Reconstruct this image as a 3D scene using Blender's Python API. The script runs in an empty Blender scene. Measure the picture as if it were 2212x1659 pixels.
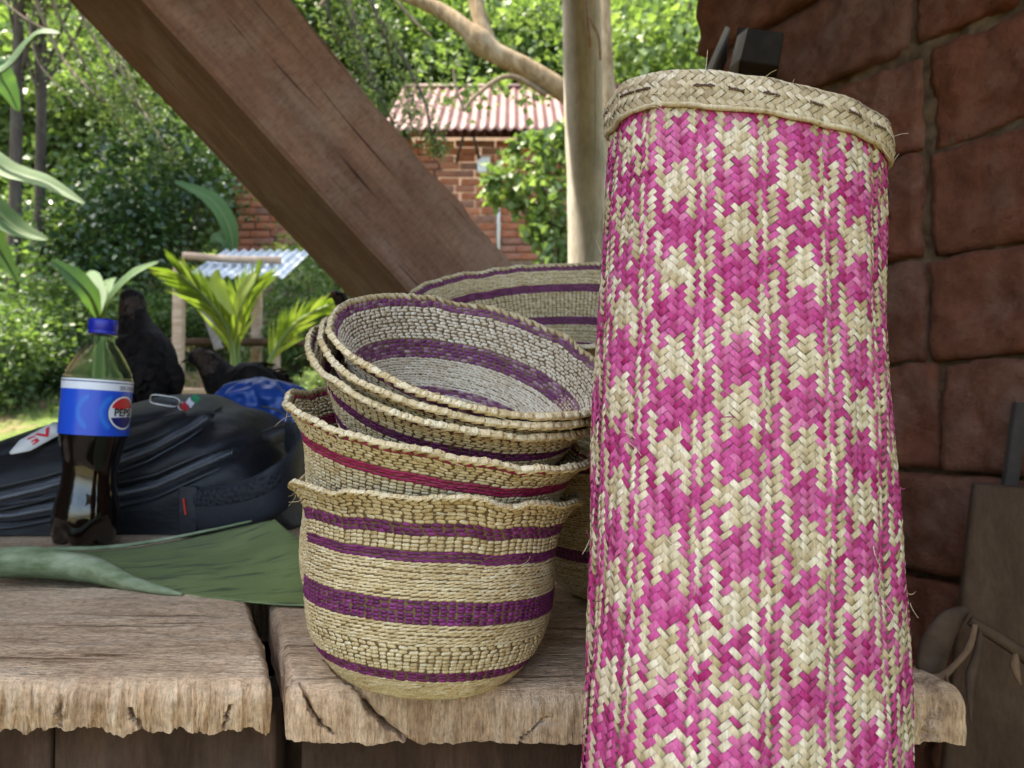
import bpy, bmesh, math, random
import numpy as np
from mathutils import Vector, Matrix, Euler

SC = bpy.context.scene
COL = SC.collection
R = math.radians

# ------------------------------------------------------------------ camera
F = 1664.0; CX = 1106.0; CY = 829.5; HOR = 880.0
PITCH = math.atan((HOR - CY) / F)
EYE = 0.91
cam_d = bpy.data.cameras.new('camera')
cam = bpy.data.objects.new('camera', cam_d); COL.objects.link(cam)
cam.location = (0, 0, EYE)
cam.rotation_euler = (R(90) + PITCH, 0, 0)
cam_d.sensor_width = 36.0
cam_d.lens = 36.0 * F / 2212.0
cam_d.clip_start = 0.02; cam_d.clip_end = 500
cam_d.dof.use_dof = True
cam_d.dof.focus_distance = 0.42
cam_d.dof.aperture_fstop = 14.5
SC.camera = cam

# ------------------------------------------------------------------ light
SUN_EL, SUN_AZ = 64.0, -78.0          # azimuth measured from +y towards +x
sd = Vector((math.sin(R(SUN_AZ)) * math.cos(R(SUN_EL)), math.cos(R(SUN_AZ)) * math.cos(R(SUN_EL)), math.sin(R(SUN_EL))))
world = bpy.data.worlds.new('World'); SC.world = world; world.use_nodes = True
wn = world.node_tree.nodes; wl = world.node_tree.links
bg = wn['Background']
sky = wn.new('ShaderNodeTexSky'); sky.sky_type = 'NISHITA'; sky.sun_disc = False
sky.sun_elevation = R(SUN_EL); sky.sun_rotation = R(SUN_AZ)
sky.air_density = 1.0; sky.dust_density = 2.5
wl.new(sky.outputs[0], bg.inputs[0]); bg.inputs[1].default_value = 0.15
sun_d = bpy.data.lights.new('sun', 'SUN'); sun_d.energy = 3.3; sun_d.angle = R(0.5); sun_d.color = (1.0, 0.95, 0.86)
sun = bpy.data.objects.new('sun', sun_d); COL.objects.link(sun)
sun.rotation_euler = (-sd).to_track_quat('-Z', 'Y').to_euler()
SC.view_settings.view_transform = 'Standard'; SC.view_settings.look = 'None'
SC.view_settings.exposure = 2.45; SC.view_settings.gamma = 1.0
SC.view_settings.use_curve_mapping = False
try:
    SC.view_settings.use_white_balance = True; SC.view_settings.white_balance_temperature = 7050; SC.view_settings.white_balance_tint = 10
except Exception: pass
SC.render.engine = 'CYCLES'
cy_ = SC.cycles; cy_.max_bounces = 7; cy_.diffuse_bounces = 3; cy_.glossy_bounces = 3; cy_.transmission_bounces = 6; cy_.transparent_max_bounces = 8; cy_.caustics_reflective = False; cy_.caustics_refractive = False

# ------------------------------------------------------------------ helpers
cp, sp = math.cos(PITCH), math.sin(PITCH)
def P(px, py, d):
    xc = (px - CX) / F; yc = -(py - CY) / F
    y = cp - sp * yc; z = sp + cp * yc
    k = d / y
    return np.array((xc * k, d, EYE + z * k))
def T(px, py, z=0.75):                       # pixel ray meets the plane z
    xc = (px - CX) / F; yc = -(py - CY) / F
    dy = cp - sp * yc; dz = sp + cp * yc
    k = (z - EYE) / dz
    return np.array((xc * k, dy * k, z))

def _h(i, j, k, s):
    n = (i * 374761393 + j * 668265263 + k * 2147483647 + s * 1274126177) & 0xffffffff
    n = ((n ^ (n >> 13)) * 1274126177) & 0xffffffff
    n = n ^ (n >> 16)
    return (n & 0xffff) / 65535.0
def vn(p, s=0):
    p = np.asarray(p, float)
    i = np.floor(p).astype(np.int64); f = p - i; f = f * f * (3 - 2 * f)
    r = 0
    for a in (0, 1):
        for b in (0, 1):
            for c in (0, 1):
                w = (f[..., 0] if a else 1 - f[..., 0]) * (f[..., 1] if b else 1 - f[..., 1]) * (f[..., 2] if c else 1 - f[..., 2])
                r = r + w * _h(i[..., 0] + a, i[..., 1] + b, i[..., 2] + c, s)
    return r * 2 - 1
def fbm(p, s=0, o=4, g=0.5):
    p = np.asarray(p, float); r = 0; a = 1; t = 0
    for k in range(o):
        r = r + a * vn(p * (2 ** k), s + k * 17); t += a; a *= g
    return r / t
def n1(x, s=0, o=3):
    x = np.asarray(x, float)
    return fbm(np.stack([x, np.zeros_like(x) + .37, np.zeros_like(x) + .71], -1), s, o)

def link(o, parent=None):
    COL.objects.link(o)
    if parent is not None: o.parent = parent
    return o
def empty(name, loc=(0, 0, 0), rot=(0, 0, 0)):
    o = bpy.data.objects.new(name, None); o.location = loc; o.rotation_euler = rot
    o.empty_display_size = .05
    COL.objects.link(o); return o
def tag(o, label=None, cat=None, group=None, kind=None):
    if label: o['label'] = label
    if cat: o['category'] = cat
    if group: o['group'] = group
    if kind: o['kind'] = kind
    return o
def npmesh(name, V, Fs, smooth=True, attrs=None):
    """Fs: int array (n,k) or list of such arrays / lists of faces"""
    V = np.asarray(V, np.float32)
    if isinstance(Fs, np.ndarray): Fs = [Fs]
    elif len(Fs) and not isinstance(Fs[0], np.ndarray) and not hasattr(Fs[0][0], '__len__'): Fs = [Fs]
    me = bpy.data.meshes.new(name)
    me.vertices.add(len(V)); me.vertices.foreach_set('co', V.ravel())
    loops = []; totals = []
    for f in Fs:
        if isinstance(f, np.ndarray):
            loops.append(f.ravel()); totals.append(np.full(len(f), f.shape[1], np.int32))
        else:
            for q in f:
                loops.append(np.array(q)); totals.append(np.array([len(q)], np.int32))
    L = np.concatenate(loops).astype(np.int32); Tt = np.concatenate(totals)
    me.loops.add(len(L)); me.loops.foreach_set('vertex_index', L)
    me.polygons.add(len(Tt))
    st = np.concatenate([[0], np.cumsum(Tt)[:-1]]).astype(np.int32)
    me.polygons.foreach_set('loop_start', st)
    me.polygons.foreach_set('loop_total', Tt)
    me.update(calc_edges=True)
    if smooth: me.polygons.foreach_set('use_smooth', np.ones(len(Tt), bool))
    if attrs:
        for k, a in attrs.items():
            at = me.attributes.new(k, 'FLOAT', 'POINT'); at.data.foreach_set('value', np.asarray(a, np.float32).ravel())
    me.validate()
    return me
def mobj(name, me, mat=None, parent=None):
    o = bpy.data.objects.new(name, me)
    if mat is not None and not me.materials: me.materials.append(mat)
    return link(o, parent)
def nobj(name, V, Fs, mat, parent=None, smooth=True, attrs=None):
    return mobj(name, npmesh(name, V, Fs, smooth, attrs), mat, parent)

def gridF(nu, nv, wu=False, wv=False, off=0):
    iu = np.arange(nu if wu else nu - 1); iv = np.arange(nv if wv else nv - 1)
    a, b = np.meshgrid(iu, iv, indexing='ij'); a = a.ravel(); b = b.ravel()
    a2 = (a + 1) % nu; b2 = (b + 1) % nv
    return np.stack([a * nv + b, a2 * nv + b, a2 * nv + b2, a * nv + b2], 1) + off
class MB:
    """collects boxes, tubes and grids for one mesh"""
    def __init__(s): s.v = []; s.f = []; s.n = 0; s.a = []
    def add(s, V, Fs, rnd=None):
        V = np.asarray(V, float).reshape(-1, 3)
        fl = [Fs] if isinstance(Fs, np.ndarray) else [np.array([q]) for q in Fs]
        for f in fl: s.f.append(f + s.n)
        s.v.append(V); s.n += len(V)
        s.a.append(np.full(len(V), random.random() if rnd is None else rnd))
        return s
    def box(s, lo, hi, M=None, bev=0.0):
        lo = np.array(lo, float); hi = np.array(hi, float)
        bm = bmesh.new(); bmesh.ops.create_cube(bm, size=1)
        for v in bm.verts: v.co = Vector(((lo + hi) / 2 + np.array(v.co) * (hi - lo)))
        if bev > 0: bmesh.ops.bevel(bm, geom=bm.edges[:] , offset=bev, segments=2, affect='EDGES', profile=.6)
        bm.verts.index_update()
        V = np.array([v.co[:] for v in bm.verts]); fs = [[v.index for v in f.verts] for f in bm.faces]; bm.free()
        if M is not None: V = V @ np.array(M)[:3, :3].T + np.array(M)[:3, 3]
        return s.add(V, fs)
    def tube(s, pts, rad, n=8, cap=True, flat=None, up=(0, 0, 1)):
        pts = np.asarray(pts, float); m = len(pts)
        rad = np.broadcast_to(np.asarray(rad, float), (m,))
        t = np.gradient(pts, axis=0); t /= np.linalg.norm(t, axis=1)[:, None] + 1e-12
        u = np.array(up, float)
        if abs(np.dot(t.mean(0), u)) > .93 * np.linalg.norm(t.mean(0)): u = np.array((1., .1, 0))
        b = np.cross(t, u); b /= np.linalg.norm(b, axis=1)[:, None] + 1e-12
        c = np.cross(b, t)
        a = np.linspace(0, 2 * np.pi, n, endpoint=False)
        fb, fc = (1, 1) if flat is None else flat
        V = pts[:, None] + rad[:, None, None] * (fb * np.cos(a)[None, :, None] * b[:, None] + fc * np.sin(a)[None, :, None] * c[:, None])
        fs = [gridF(m, n, False, True)]
        if cap:
            fs = [fs[0], np.array([list(range(n))[::1]]), np.array([[(m - 1) * n + i for i in range(n)][::-1]])]
            V = V.reshape(-1, 3); r = random.random()
            for f in fs: s.f.append(f + s.n)
            s.v.append(V); s.n += len(V); s.a.append(np.full(len(V), r)); return s
        return s.add(V, fs[0])
    def build(s, name, mat, parent=None, smooth=False):
        return nobj(name, np.concatenate(s.v), s.f, mat, parent, smooth, {'rnd': np.concatenate(s.a)})

def smooth_path(pts, n):
    pts = np.asarray(pts, float); m = len(pts)
    t = np.linspace(0, m - 1, n); i = np.clip(t.astype(int), 0, m - 2); f = (t - i)[:, None]
    g = lambda k: pts[np.clip(k, 0, m - 1)]
    p0, p1, p2, p3 = g(i - 1), g(i), g(i + 1), g(i + 2)
    return .5 * (2 * p1 + (p2 - p0) * f + (2 * p0 - 5 * p1 + 4 * p2 - p3) * f ** 2 + (3 * p1 - p0 - 3 * p2 + p3) * f ** 3)

# ------------------------------------------------------------------ materials
def newmat(name):
    m = bpy.data.materials.new(name); m.use_nodes = True
    nt = m.node_tree
    return m, nt, nt.nodes, nt.links, nt.nodes['Principled BSDF']
def ramp(nt, fac, stops, interp='LINEAR'):
    r = nt.nodes.new('ShaderNodeValToRGB'); r.color_ramp.interpolation = interp
    e = r.color_ramp.elements
    while len(e) > 1: e.remove(e[-1])
    e[0].position = stops[0][0]; e[0].color = (*stops[0][1], 1)
    for p, c in stops[1:]:
        q = e.new(p); q.color = (*c, 1)
    nt.links.new(fac, r.inputs[0]); return r.outputs[0]
def coords(nt, scale=(1, 1, 1), rot=(0, 0, 0), kind='Object'):
    tc = nt.nodes.new('ShaderNodeTexCoord'); mp = nt.nodes.new('ShaderNodeMapping')
    mp.inputs['Scale'].default_value = scale; mp.inputs['Rotation'].default_value = rot
    nt.links.new(tc.outputs[kind], mp.inputs[0]); return mp.outputs[0]
def noise(nt, vec, scale, detail=5, rough=.55, dist=0.0):
    n = nt.nodes.new('ShaderNodeTexNoise'); n.inputs['Scale'].default_value = scale
    n.inputs['Detail'].default_value = detail; n.inputs['Roughness'].default_value = rough; n.inputs['Distortion'].default_value = dist
    nt.links.new(vec, n.inputs['Vector']); return n.outputs['Fac']
def mix(nt, fac, a, b, mode='MIX'):
    m = nt.nodes.new('ShaderNodeMix'); m.data_type = 'RGBA'; m.blend_type = mode
    for sock, val in ((m.inputs[0], fac), (m.inputs[6], a), (m.inputs[7], b)):
        if isinstance(val, bpy.types.NodeSocket): nt.links.new(val, sock)
        elif isinstance(val, (int, float)): sock.default_value = val
        else: sock.default_value = (*val, 1)
    return m.outputs[2]
def bump(nt, h, strength, dist, bsdf):
    b = nt.nodes.new('ShaderNodeBump'); b.inputs['Strength'].default_value = strength; b.inputs['Distance'].default_value = dist
    nt.links.new(h, b.inputs['Height']); nt.links.new(b.outputs[0], bsdf.inputs['Normal'])
def attr(nt, name):
    a = nt.nodes.new('ShaderNodeAttribute'); a.attribute_name = name; return a.outputs['Fac']
def setp(b, rough=.6, spec=.5, metal=0.0, **k):
    b.inputs['Roughness'].default_value = rough; b.inputs['Specular IOR Level'].default_value = spec; b.inputs['Metallic'].default_value = metal
    for a, v in k.items(): b.inputs[a.replace('_', ' ')].default_value = v

def plain(name, col, rough=.6, spec=.4, metal=0, var=.15, scale=30, bmp=0.0):
    m, nt, N, L, b = newmat(name); setp(b, rough, spec, metal)
    v = coords(nt); f = noise(nt, v, scale, 5)
    c = ramp(nt, f, [(.3, tuple(x * (1 - var) for x in col)), (.7, tuple(min(1, x * (1 + var)) for x in col))])
    L.new(c, b.inputs['Base Color'])
    if bmp: bump(nt, f, 1.0, bmp, b)
    return m
def fibre(name, dark, mid, light, rough=.55, spec=.35, fscale=900, grime=.35, bmp=.0004, str_dir=(1, 1, .15)):
    """woven plant fibre: per-strip tone from the 'rnd' attribute + fine streaks"""
    m, nt, N, L, b = newmat(name); setp(b, rough, spec)
    c = ramp(nt, attr(nt, 'rnd'), [(0, dark), (.5, mid), (1, light)])
    v = coords(nt, str_dir); s = noise(nt, v, fscale, 3, .6)
    st = ramp(nt, s, [(.3, (.68, .66, .62)), (.6, (1, 1, 1))])
    c = mix(nt, 1.0, c, st, 'MULTIPLY')
    g = noise(nt, coords(nt), 28, 5, .6)
    gr = ramp(nt, g, [(.3, (.66, .6, .52)), (.55, (1, 1, 1))])
    c = mix(nt, grime, c, gr, 'MULTIPLY')
    L.new(c, b.inputs['Base Color']); bump(nt, s, .5, bmp, b)
    return m
def wood(name, dark, mid, light, scale=6, stretch=(1, 12, 12), rough=.75, spec=.25, blotch=.5, blotchcol=(.5, .45, .4), bscale=9, bmp=.002, rot=(0, 0, 0), fine=14, speck=0.0, checks=0.0):
    m, nt, N, L, b = newmat(name); setp(b, rough, spec)
    v = coords(nt, stretch, rot)
    f = noise(nt, v, scale, 8, .65, .6); f2 = noise(nt, v, scale * fine, 4, .7)
    c = ramp(nt, f, [(.28, dark), (.5, mid), (.72, light)])
    c = mix(nt, .45, c, ramp(nt, f2, [(.3, (.45, .42, .4)), (.6, (1.1, 1.1, 1.1))]), 'MULTIPLY')
    q = noise(nt, coords(nt, (1, 1, 1)), bscale, 6, .65)
    c = mix(nt, ramp(nt, q, [(.48, (0, 0, 0)), (.66, (blotch,) * 3)]), c, blotchcol)
    if checks:
        k4 = noise(nt, coords(nt, (1, 1, .035) if stretch[2] < stretch[0] else (.035, 1, 1)), 85, 3, .5, .3); c = mix(nt, checks, c, ramp(nt, k4, [(.30, (.18, .14, .12)), (.36, (1, 1, 1))]), 'MULTIPLY')
        k5 = noise(nt, coords(nt), 3.5, 5, .6); c = mix(nt, .7, c, ramp(nt, k5, [(.35, (.60, .56, .54)), (.62, (1.15, 1.12, 1.1))]), 'MULTIPLY')
    if speck:
        k1 = noise(nt, coords(nt, (.6, 1.6, 1.6)), 120, 5, .7); c = mix(nt, .55, c, ramp(nt, k1, [(.3, (.5, .46, .42)), (.5, (1, 1, 1)), (.7, (1.22, 1.2, 1.16))]), 'MULTIPLY')
        k2 = noise(nt, coords(nt, (.5, 2.2, 2.2)), 17, 5, .6); c = mix(nt, ramp(nt, k2, [(.70, (0, 0, 0)), (.76, (speck,) * 3)]), c, (.62, .60, .57))
    L.new(c, b.inputs['Base Color'])
    ad = N.new('ShaderNodeMath'); ad.operation = 'ADD'; L.new(f, ad.inputs[0]); L.new(f2, ad.inputs[1])
    bump(nt, ad.outputs[0], .7, bmp, b)
    return m
def leafmat(name, dark, mid, light, trans=.35, rough=.45, spec=.35):
    m, nt, N, L, b = newmat(name); setp(b, rough, spec)
    c = ramp(nt, attr(nt, 'rnd'), [(0, dark), (.5, mid), (1, light)])
    g = noise(nt, coords(nt), 1.3, 3); c = mix(nt, .7, c, ramp(nt, g, [(.35, (.55, .6, .6)), (.65, (1.15, 1.1, .9))]), 'MULTIPLY')
    L.new(c, b.inputs['Base Color'])
    tr = N.new('ShaderNodeBsdfTranslucent'); L.new(mix(nt, 1.0, c, (1.12, 1.22, .62), 'MULTIPLY'), tr.inputs[0])
    ms = N.new('ShaderNodeMixShader'); ms.inputs[0].default_value = trans
    L.new(b.outputs[0], ms.inputs[1]); L.new(tr.outputs[0], ms.inputs[2])
    L.new(ms.outputs[0], N['Material Output'].inputs[0])
    return m

M = {}
M['straw_mat'] = fibre('mat straw', (.48, .37, .20), (.66, .56, .37), (.77, .69, .52), .62, .2, 700, .3)
M['pink_mat'] = fibre('mat pink dye', (.38, .020, .13), (.55, .080, .26), (.66, .20, .36), .62, .2, 700, .18)
M['straw_band'] = fibre('band straw', (.40, .31, .18), (.56, .46, .29), (.68, .59, .42), .6, .2, 700, .3)
M['straw'] = fibre('basket straw', (.46, .33, .15), (.66, .53, .30), (.78, .68, .46), .55, .35, 900, .4)
M['straw_white'] = fibre('dusty straw', (.55, .45, .31), (.71, .61, .45), (.83, .76, .61), .6, .3, 900, .3)
M['purple'] = fibre('purple dye', (.075, .006, .045), (.15, .014, .10), (.27, .035, .19), .5, .4, 900, .25)
M['purple_worn'] = fibre('worn purple dye', (.12, .015, .09), (.22, .05, .17), (.50, .34, .36), .55, .35, 900, .3)
M['magenta'] = fibre('magenta dye', (.22, .008, .05), (.36, .014, .085), (.46, .05, .14), .5, .4, 900, .25)
M['warp'] = plain('basket warp', (.15, .10, .05), .8, .2, 0, .25, 200)  # liner darkened, puts the shade of the weave gaps into its colour
M['warp_dark'] = plain('mat inner', (.36, .27, .16), .8, .2, 0, .25, 200)
M['thread'] = plain('brown thread', (.12, .08, .06), .8, .2, 0, .3, 900)
m, nt, N_, L_, b_ = newmat('weathered slab'); setp(b_, .88, .15)
fa = attr(nt, 'front')
vt = coords(nt, (1, 7, 7)); vf = coords(nt, (7, 1, .55))
def _mixf(a, b2):
    q = N_.new('ShaderNodeMix'); q.data_type = 'FLOAT'; L_.new(fa, q.inputs[0]); L_.new(a, q.inputs[2]); L_.new(b2, q.inputs[3]); return q.outputs[0]
g1 = _mixf(noise(nt, vt, 9, 8, .65, .6), noise(nt, vf, 14, 8, .65, .5)); g2 = _mixf(noise(nt, vt, 70, 5, .7), noise(nt, vf, 90, 5, .7))
c = ramp(nt, g1, [(.28, (.46, .30, .185)), (.5, (.70, .50, .325)), (.72, (.82, .65, .47))])
c = mix(nt, .6, c, ramp(nt, g2, [(.3, (.56, .51, .46)), (.52, (1, 1, 1)), (.7, (1.15, 1.13, 1.1))]), 'MULTIPLY')
k7 = _mixf(noise(nt, coords(nt, (.35, 1.4, 1.4)), 520, 3, .7), noise(nt, coords(nt, (1.6, 1, .3)), 480, 3, .7)); c = mix(nt, .7, c, ramp(nt, k7, [(.33, (.55, .49, .44)), (.5, (1, 1, 1)), (.66, (1.2, 1.18, 1.15))]), 'MULTIPLY')
k1 = noise(nt, coords(nt), 170, 5, .7); c = mix(nt, .6, c, ramp(nt, k1, [(.32, (.5, .45, .4)), (.5, (1, 1, 1)), (.68, (1.25, 1.22, 1.16))]), 'MULTIPLY')
k3 = noise(nt, coords(nt), 7, 5, .6); c = mix(nt, .8, c, ramp(nt, k3, [(.35, (.78, .74, .70)), (.6, (1.1, 1.08, 1.04))]), 'MULTIPLY')
k6 = noise(nt, coords(nt, (.05, 1, 1)), 110, 3, .5, .4); k6b = ramp(nt, k6, [(.30, (.25, .2, .16)), (.36, (1, 1, 1))]); k6f = N_.new('ShaderNodeMath'); k6f.operation = 'SUBTRACT'; k6f.inputs[0].default_value = .75; L_.new(fa, k6f.inputs[1]); k6f.use_clamp = True; c = mix(nt, k6f.outputs[0], c, k6b, 'MULTIPLY')
k2 = noise(nt, coords(nt, (.45, 2.0, 2.0)), 16, 5, .6); c = mix(nt, ramp(nt, k2, [(.71, (0, 0, 0)), (.76, (.6,) * 3)]), c, (.60, .57, .53))
L_.new(c, b_.inputs['Base Color'])
ad = N_.new('ShaderNodeMath'); ad.operation = 'ADD'; L_.new(g2, ad.inputs[0]); L_.new(k7, ad.inputs[1]); bump(nt, ad.outputs[0], 1.0, .0026, b_)
M['slab'] = m
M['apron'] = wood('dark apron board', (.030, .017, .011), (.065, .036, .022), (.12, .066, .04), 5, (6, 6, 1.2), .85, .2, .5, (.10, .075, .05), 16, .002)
M['beam'] = wood('reddish beam', (.14, .068, .043), (.24, .130, .084), (.335, .205, .143), 9, (1, 1, .10), .75, .25, .5, (.33, .25, .19), 9, .0022, fine=9, speck=.5, checks=.85)
M['pole'] = wood('grey pole', (.36, .33, .26), (.53, .50, .41), (.66, .64, .56), 5, (3, 3, .5), .85, .15, .5, (.34, .36, .26), 8, .003, checks=.5)
M['plank_lt'] = wood('pale plank', (.30, .20, .13), (.46, .34, .24), (.58, .47, .36), 5, (1, 6, 6), .85, .15, .3, (.3, .22, .16), 8, .002)
M['plank_dk'] = wood('dark plank', (.036, .020, .010), (.066, .038, .020), (.10, .062, .034), 4, (5, 5, .6), .8, .2, .4, (.1, .07, .05), 6, .002)

# ------------------------------------------------------------------ terrain
def gz(x, y):
    x = np.asarray(x, float); y = np.asarray(y, float)
    a = np.clip(y - 1.6, 0, None) * .215
    b = np.clip(y - 11.5, 0, None) * .36
    s = np.clip((y - 1.6) / 3, 0, 1)
    und = .10 * fbm(np.stack([x * .35, y * .35, 0 * x], -1), 5, 3) * s
    return a + b + und
m, nt, N_, L_, b_ = newmat('earth and grass'); setp(b_, .95, .1)
v = coords(nt)
c = ramp(nt, noise(nt, v, 5, 8, .7), [(.3, (.11, .062, .04)), (.5, (.21, .13, .085)), (.72, (.30, .215, .15))])
gcol = ramp(nt, noise(nt, v, 30, 6, .7), [(.3, (.05, .09, .018)), (.7, (.17, .22, .06))])
gm = ramp(nt, noise(nt, v, .9, 6, .65), [(.46, (0, 0, 0)), (.56, (1, 1, 1))])
L_.new(mix(nt, gm, c, gcol), b_.inputs['Base Color']); bump(nt, noise(nt, v, 25, 8, .7), 1, .03, b_)
M['earth'] = m
xs = np.concatenate([np.linspace(-60, -12, 13), np.linspace(-11, 11, 89), np.linspace(12, 60, 13)])
ys = np.concatenate([np.linspace(-40, -1, 14), np.linspace(0, 14, 57), np.linspace(15, 90, 40)])
X, Y = np.meshgrid(xs, ys, indexing='ij')
V = np.stack([X, Y, gz(X, Y)], -1).reshape(-1, 3)
tag(nobj('ground', V, gridF(len(xs), len(ys)), M['earth']), kind='structure')

# ================================================================== near brick wall
def brickmat(name, cols, moss=.25):
    m, nt, N, L, b = newmat(name); setp(b, .9, .15)
    oi = N.new('ShaderNodeObjectInfo')
    c = ramp(nt, oi.outputs['Random'], [(0, cols[0]), (.35, cols[1]), (.7, cols[2]), (1, cols[3])])
    v = coords(nt)
    n = noise(nt, v, 38, 8, .7)
    c = mix(nt, .75, c, ramp(nt, n, [(.3, (.55, .5, .48)), (.62, (1.15, 1.15, 1.15))]), 'MULTIPLY')
    n2 = noise(nt, v, 9, 6, .7)
    c = mix(nt, ramp(nt, n2, [(.5, (0, 0, 0)), (.72, (moss,) * 3)]), c, (.30, .26, .21))
    vo = N.new('ShaderNodeTexVoronoi'); vo.inputs['Scale'].default_value = 90; L.new(v, vo.inputs[0])
    pit = ramp(nt, vo.outputs['Distance'], [(.05, (.25, .2, .2)), (.2, (1, 1, 1))])
    c = mix(nt, .4, c, pit, 'MULTIPLY')
    L.new(c, b.inputs['Base Color']); bump(nt, n, 1, .007, b)
    return m
M['brick'] = brickmat('fired brick', [(.140, .046, .024), (.175, .062, .033), (.145, .062, .038), (.205, .078, .040)])
M['mortar'] = plain('clay mortar', (.12, .078, .044), .95, .1, 0, .4, 60, .004)

WA = np.array((.317, 1.27, 0)); WD = np.array((.491, -.871, 0)); WN = np.array((-.871, -.491, 0))
rng = np.random.default_rng(4)
wall_root = empty('brick_wall', tuple(WA))
tag(wall_root, 'dark rough brick wall in shade behind the upright woven mat', 'wall')
wrot = math.atan2(WD[1], WD[0])
wall_root.rotation_euler = (0, 0, wrot)
# local: +x along WD, wall outer face at y=0, outward is WN
out_sign = -1 if np.dot(np.array((math.sin(wrot), -math.cos(wrot), 0)), WN) > 0 else 1   # outward local y
TH = .22
# mortar core with lumps
def lumpy_sheet(x0, x1, z0, z1, nx, nz, amp, seed, ybase):
    x = np.linspace(x0, x1, nx); z = np.linspace(z0, z1, nz); A, B = np.meshgrid(x, z, indexing='ij')
    q = np.stack([A * 45, B * 45, 0 * A], -1)
    h = amp * (fbm(q, seed, 4, .6) + .6 * np.abs(vn(q * .45, seed + 3)))
    return A, B, ybase + out_sign * h
A, B, Hh = lumpy_sheet(.002, 1.35, 0, 2.3, 170, 330, .009, 7, out_sign * -.010)
V = [np.stack([A, Hh, B], -1).reshape(-1, 3)]
A2 = A.copy(); V.append(np.stack([A2, np.full_like(A, -out_sign * TH), B], -1).reshape(-1, 3))
nx_, nz_ = A.shape
fs = [gridF(nx_, nz_), gridF(nx_, nz_, off=nx_ * nz_)[:, ::-1]]
# end cap at x=0
k0 = np.arange(nz_ - 1); o2 = nx_ * nz_
fs.append(np.stack([k0, k0 + 1, k0 + 1 + o2, k0 + o2], 1))
nobj('mortar', np.concatenate(V), fs, M['mortar'], wall_root)
def brick_np(L, D, H, nl, nd, nh, seed, rough=.0095, rnd=.0045):
    """subdivided worn block, centred"""
    bm = bmesh.new(); bmesh.ops.create_cube(bm, size=1.0)
    me = None
    V = []; idx = {}; fs = []
    def vid(p):
        k = tuple(np.round(p, 5))
        if k not in idx: idx[k] = len(V); V.append(p)
        return idx[k]
    for ax in range(3):
        for sg in (-.5, .5):
            ns = [nl, nd, nh]; u, w = [(1, 2), (2, 0), (0, 1)][ax]
            for i in range(ns[u]):
                for j in range(ns[w]):
                    q = []
                    for (a, b2) in ((0, 0), (1, 0), (1, 1), (0, 1)):
                        p = [0, 0, 0]; p[ax] = sg; p[u] = (i + a) / ns[u] - .5; p[w] = (j + b2) / ns[w] - .5
                        q.append(vid(p))
                    fs.append(q if sg > 0 else q[::-1])
    bm.free()
    V = np.array(V); S = np.array((L, D, H)); Pp = V * S
    hs = S / 2; r = rnd
    # round corners
    inner = np.clip(Pp, -(hs - r), hs - r); d = Pp - inner; ln = np.linalg.norm(d, axis=1)
    k = np.where(ln > 1e-9, np.minimum(1, r / np.maximum(ln, 1e-9)), 1)
    Pp = inner + d * k[:, None]
    q = Pp * 34 + (seed % 997) * 3.7
    nn = Pp / (np.linalg.norm(Pp, axis=1)[:, None] + 1e-9)
    sg = np.sign(Pp) * (np.abs(Pp) > hs * .8)
    disp = (fbm(q, seed, 4, .6) - .8 * np.clip(fbm(q * 2.2, seed + 9, 2) - .25, 0, 1))[:, None]
    Pp = Pp + sg * np.array((.45, 1.0, .45)) * disp * rough + .5 * rough * np.stack([vn(q * .6, seed + k3) for k3 in (1, 2, 3)], 1)
    return Pp, np.array(fs)
row0 = .964 - 8 * .129
for r in range(0, 18):
    zb = row0 + r * .129
    if zb < .1: continue
    x = 0 if r % 2 else -.0
    first = True
    while x < 1.25:
        L = float(rng.choice([.125, .14, .24, .25, .23])) if not (first and r % 2) else .12
        first = False
        hh = .1205 + rng.uniform(-.006, .006)
        pr = rng.uniform(0, .014)
        c = np.array((x + L / 2 + .004, out_sign * (pr - .055), zb + .0645 + rng.uniform(-.004, .004)))
        Vb, Fb = brick_np(L - .005, .11, hh, 26 if L > .2 else 14, 4, 13, int(rng.integers(1, 9999)))
        a = rng.uniform(-.03, .03); ca, sa = math.cos(a), math.sin(a)
        Vb = np.stack([Vb[:, 0] * ca - Vb[:, 2] * sa, Vb[:, 1] + rng.uniform(-.05, .05) * Vb[:, 0], Vb[:, 0] * sa + Vb[:, 2] * ca], 1)
        o = nobj('brick', Vb, Fb, M['brick'], wall_root); o.location = tuple(c)
        x += L + rng.uniform(.0, .008)

# dark timber block and pale offcut stuck in the wall just above the mat
M['char'] = plain('charred timber', (.022, .017, .014), .8, .2, 0, .3, 40, .001)
M['greywood'] = plain('grey sawn timber', (.24, .22, .20), .85, .2, 0, .25, 30, .001)
def obox(name, c, ax, ay, az, mat, parent=None, bev=.003):
    """box from centre and three half-axis vectors"""
    ax, ay, az = [np.array(q, float) for q in (ax, ay, az)]
    mb = MB(); s = [np.linalg.norm(q) for q in (ax, ay, az)]
    Mm = np.eye(4); Mm[:3, 0] = ax / s[0]; Mm[:3, 1] = ay / s[1]; Mm[:3, 2] = az / s[2]; Mm[:3, 3] = c
    mb.box((-s[0], -s[1], -s[2]), (s[0], s[1], s[2]), Mm, bev)
    return mb.build(name, mat, parent)
tb = empty('timber_block', tuple(P(1630, 130, 1.07)))
tag(tb, 'dark square timber end sticking out of the brick wall above the mat', 'timber')
c0 = P(1632, 135, 1.08) - np.array(tb.location)
obox('block_end', c0, (.029, -.008, -.008), (.012, .05, .0), (.003, -.003, .022), M['char'], tb)
obox('side_board', P(1592, 138, 1.075) - np.array(tb.location), (.010, .008, .010), (.012, .05, .0), (.005, -.002, .021), M['greywood'], tb, .002)
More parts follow.
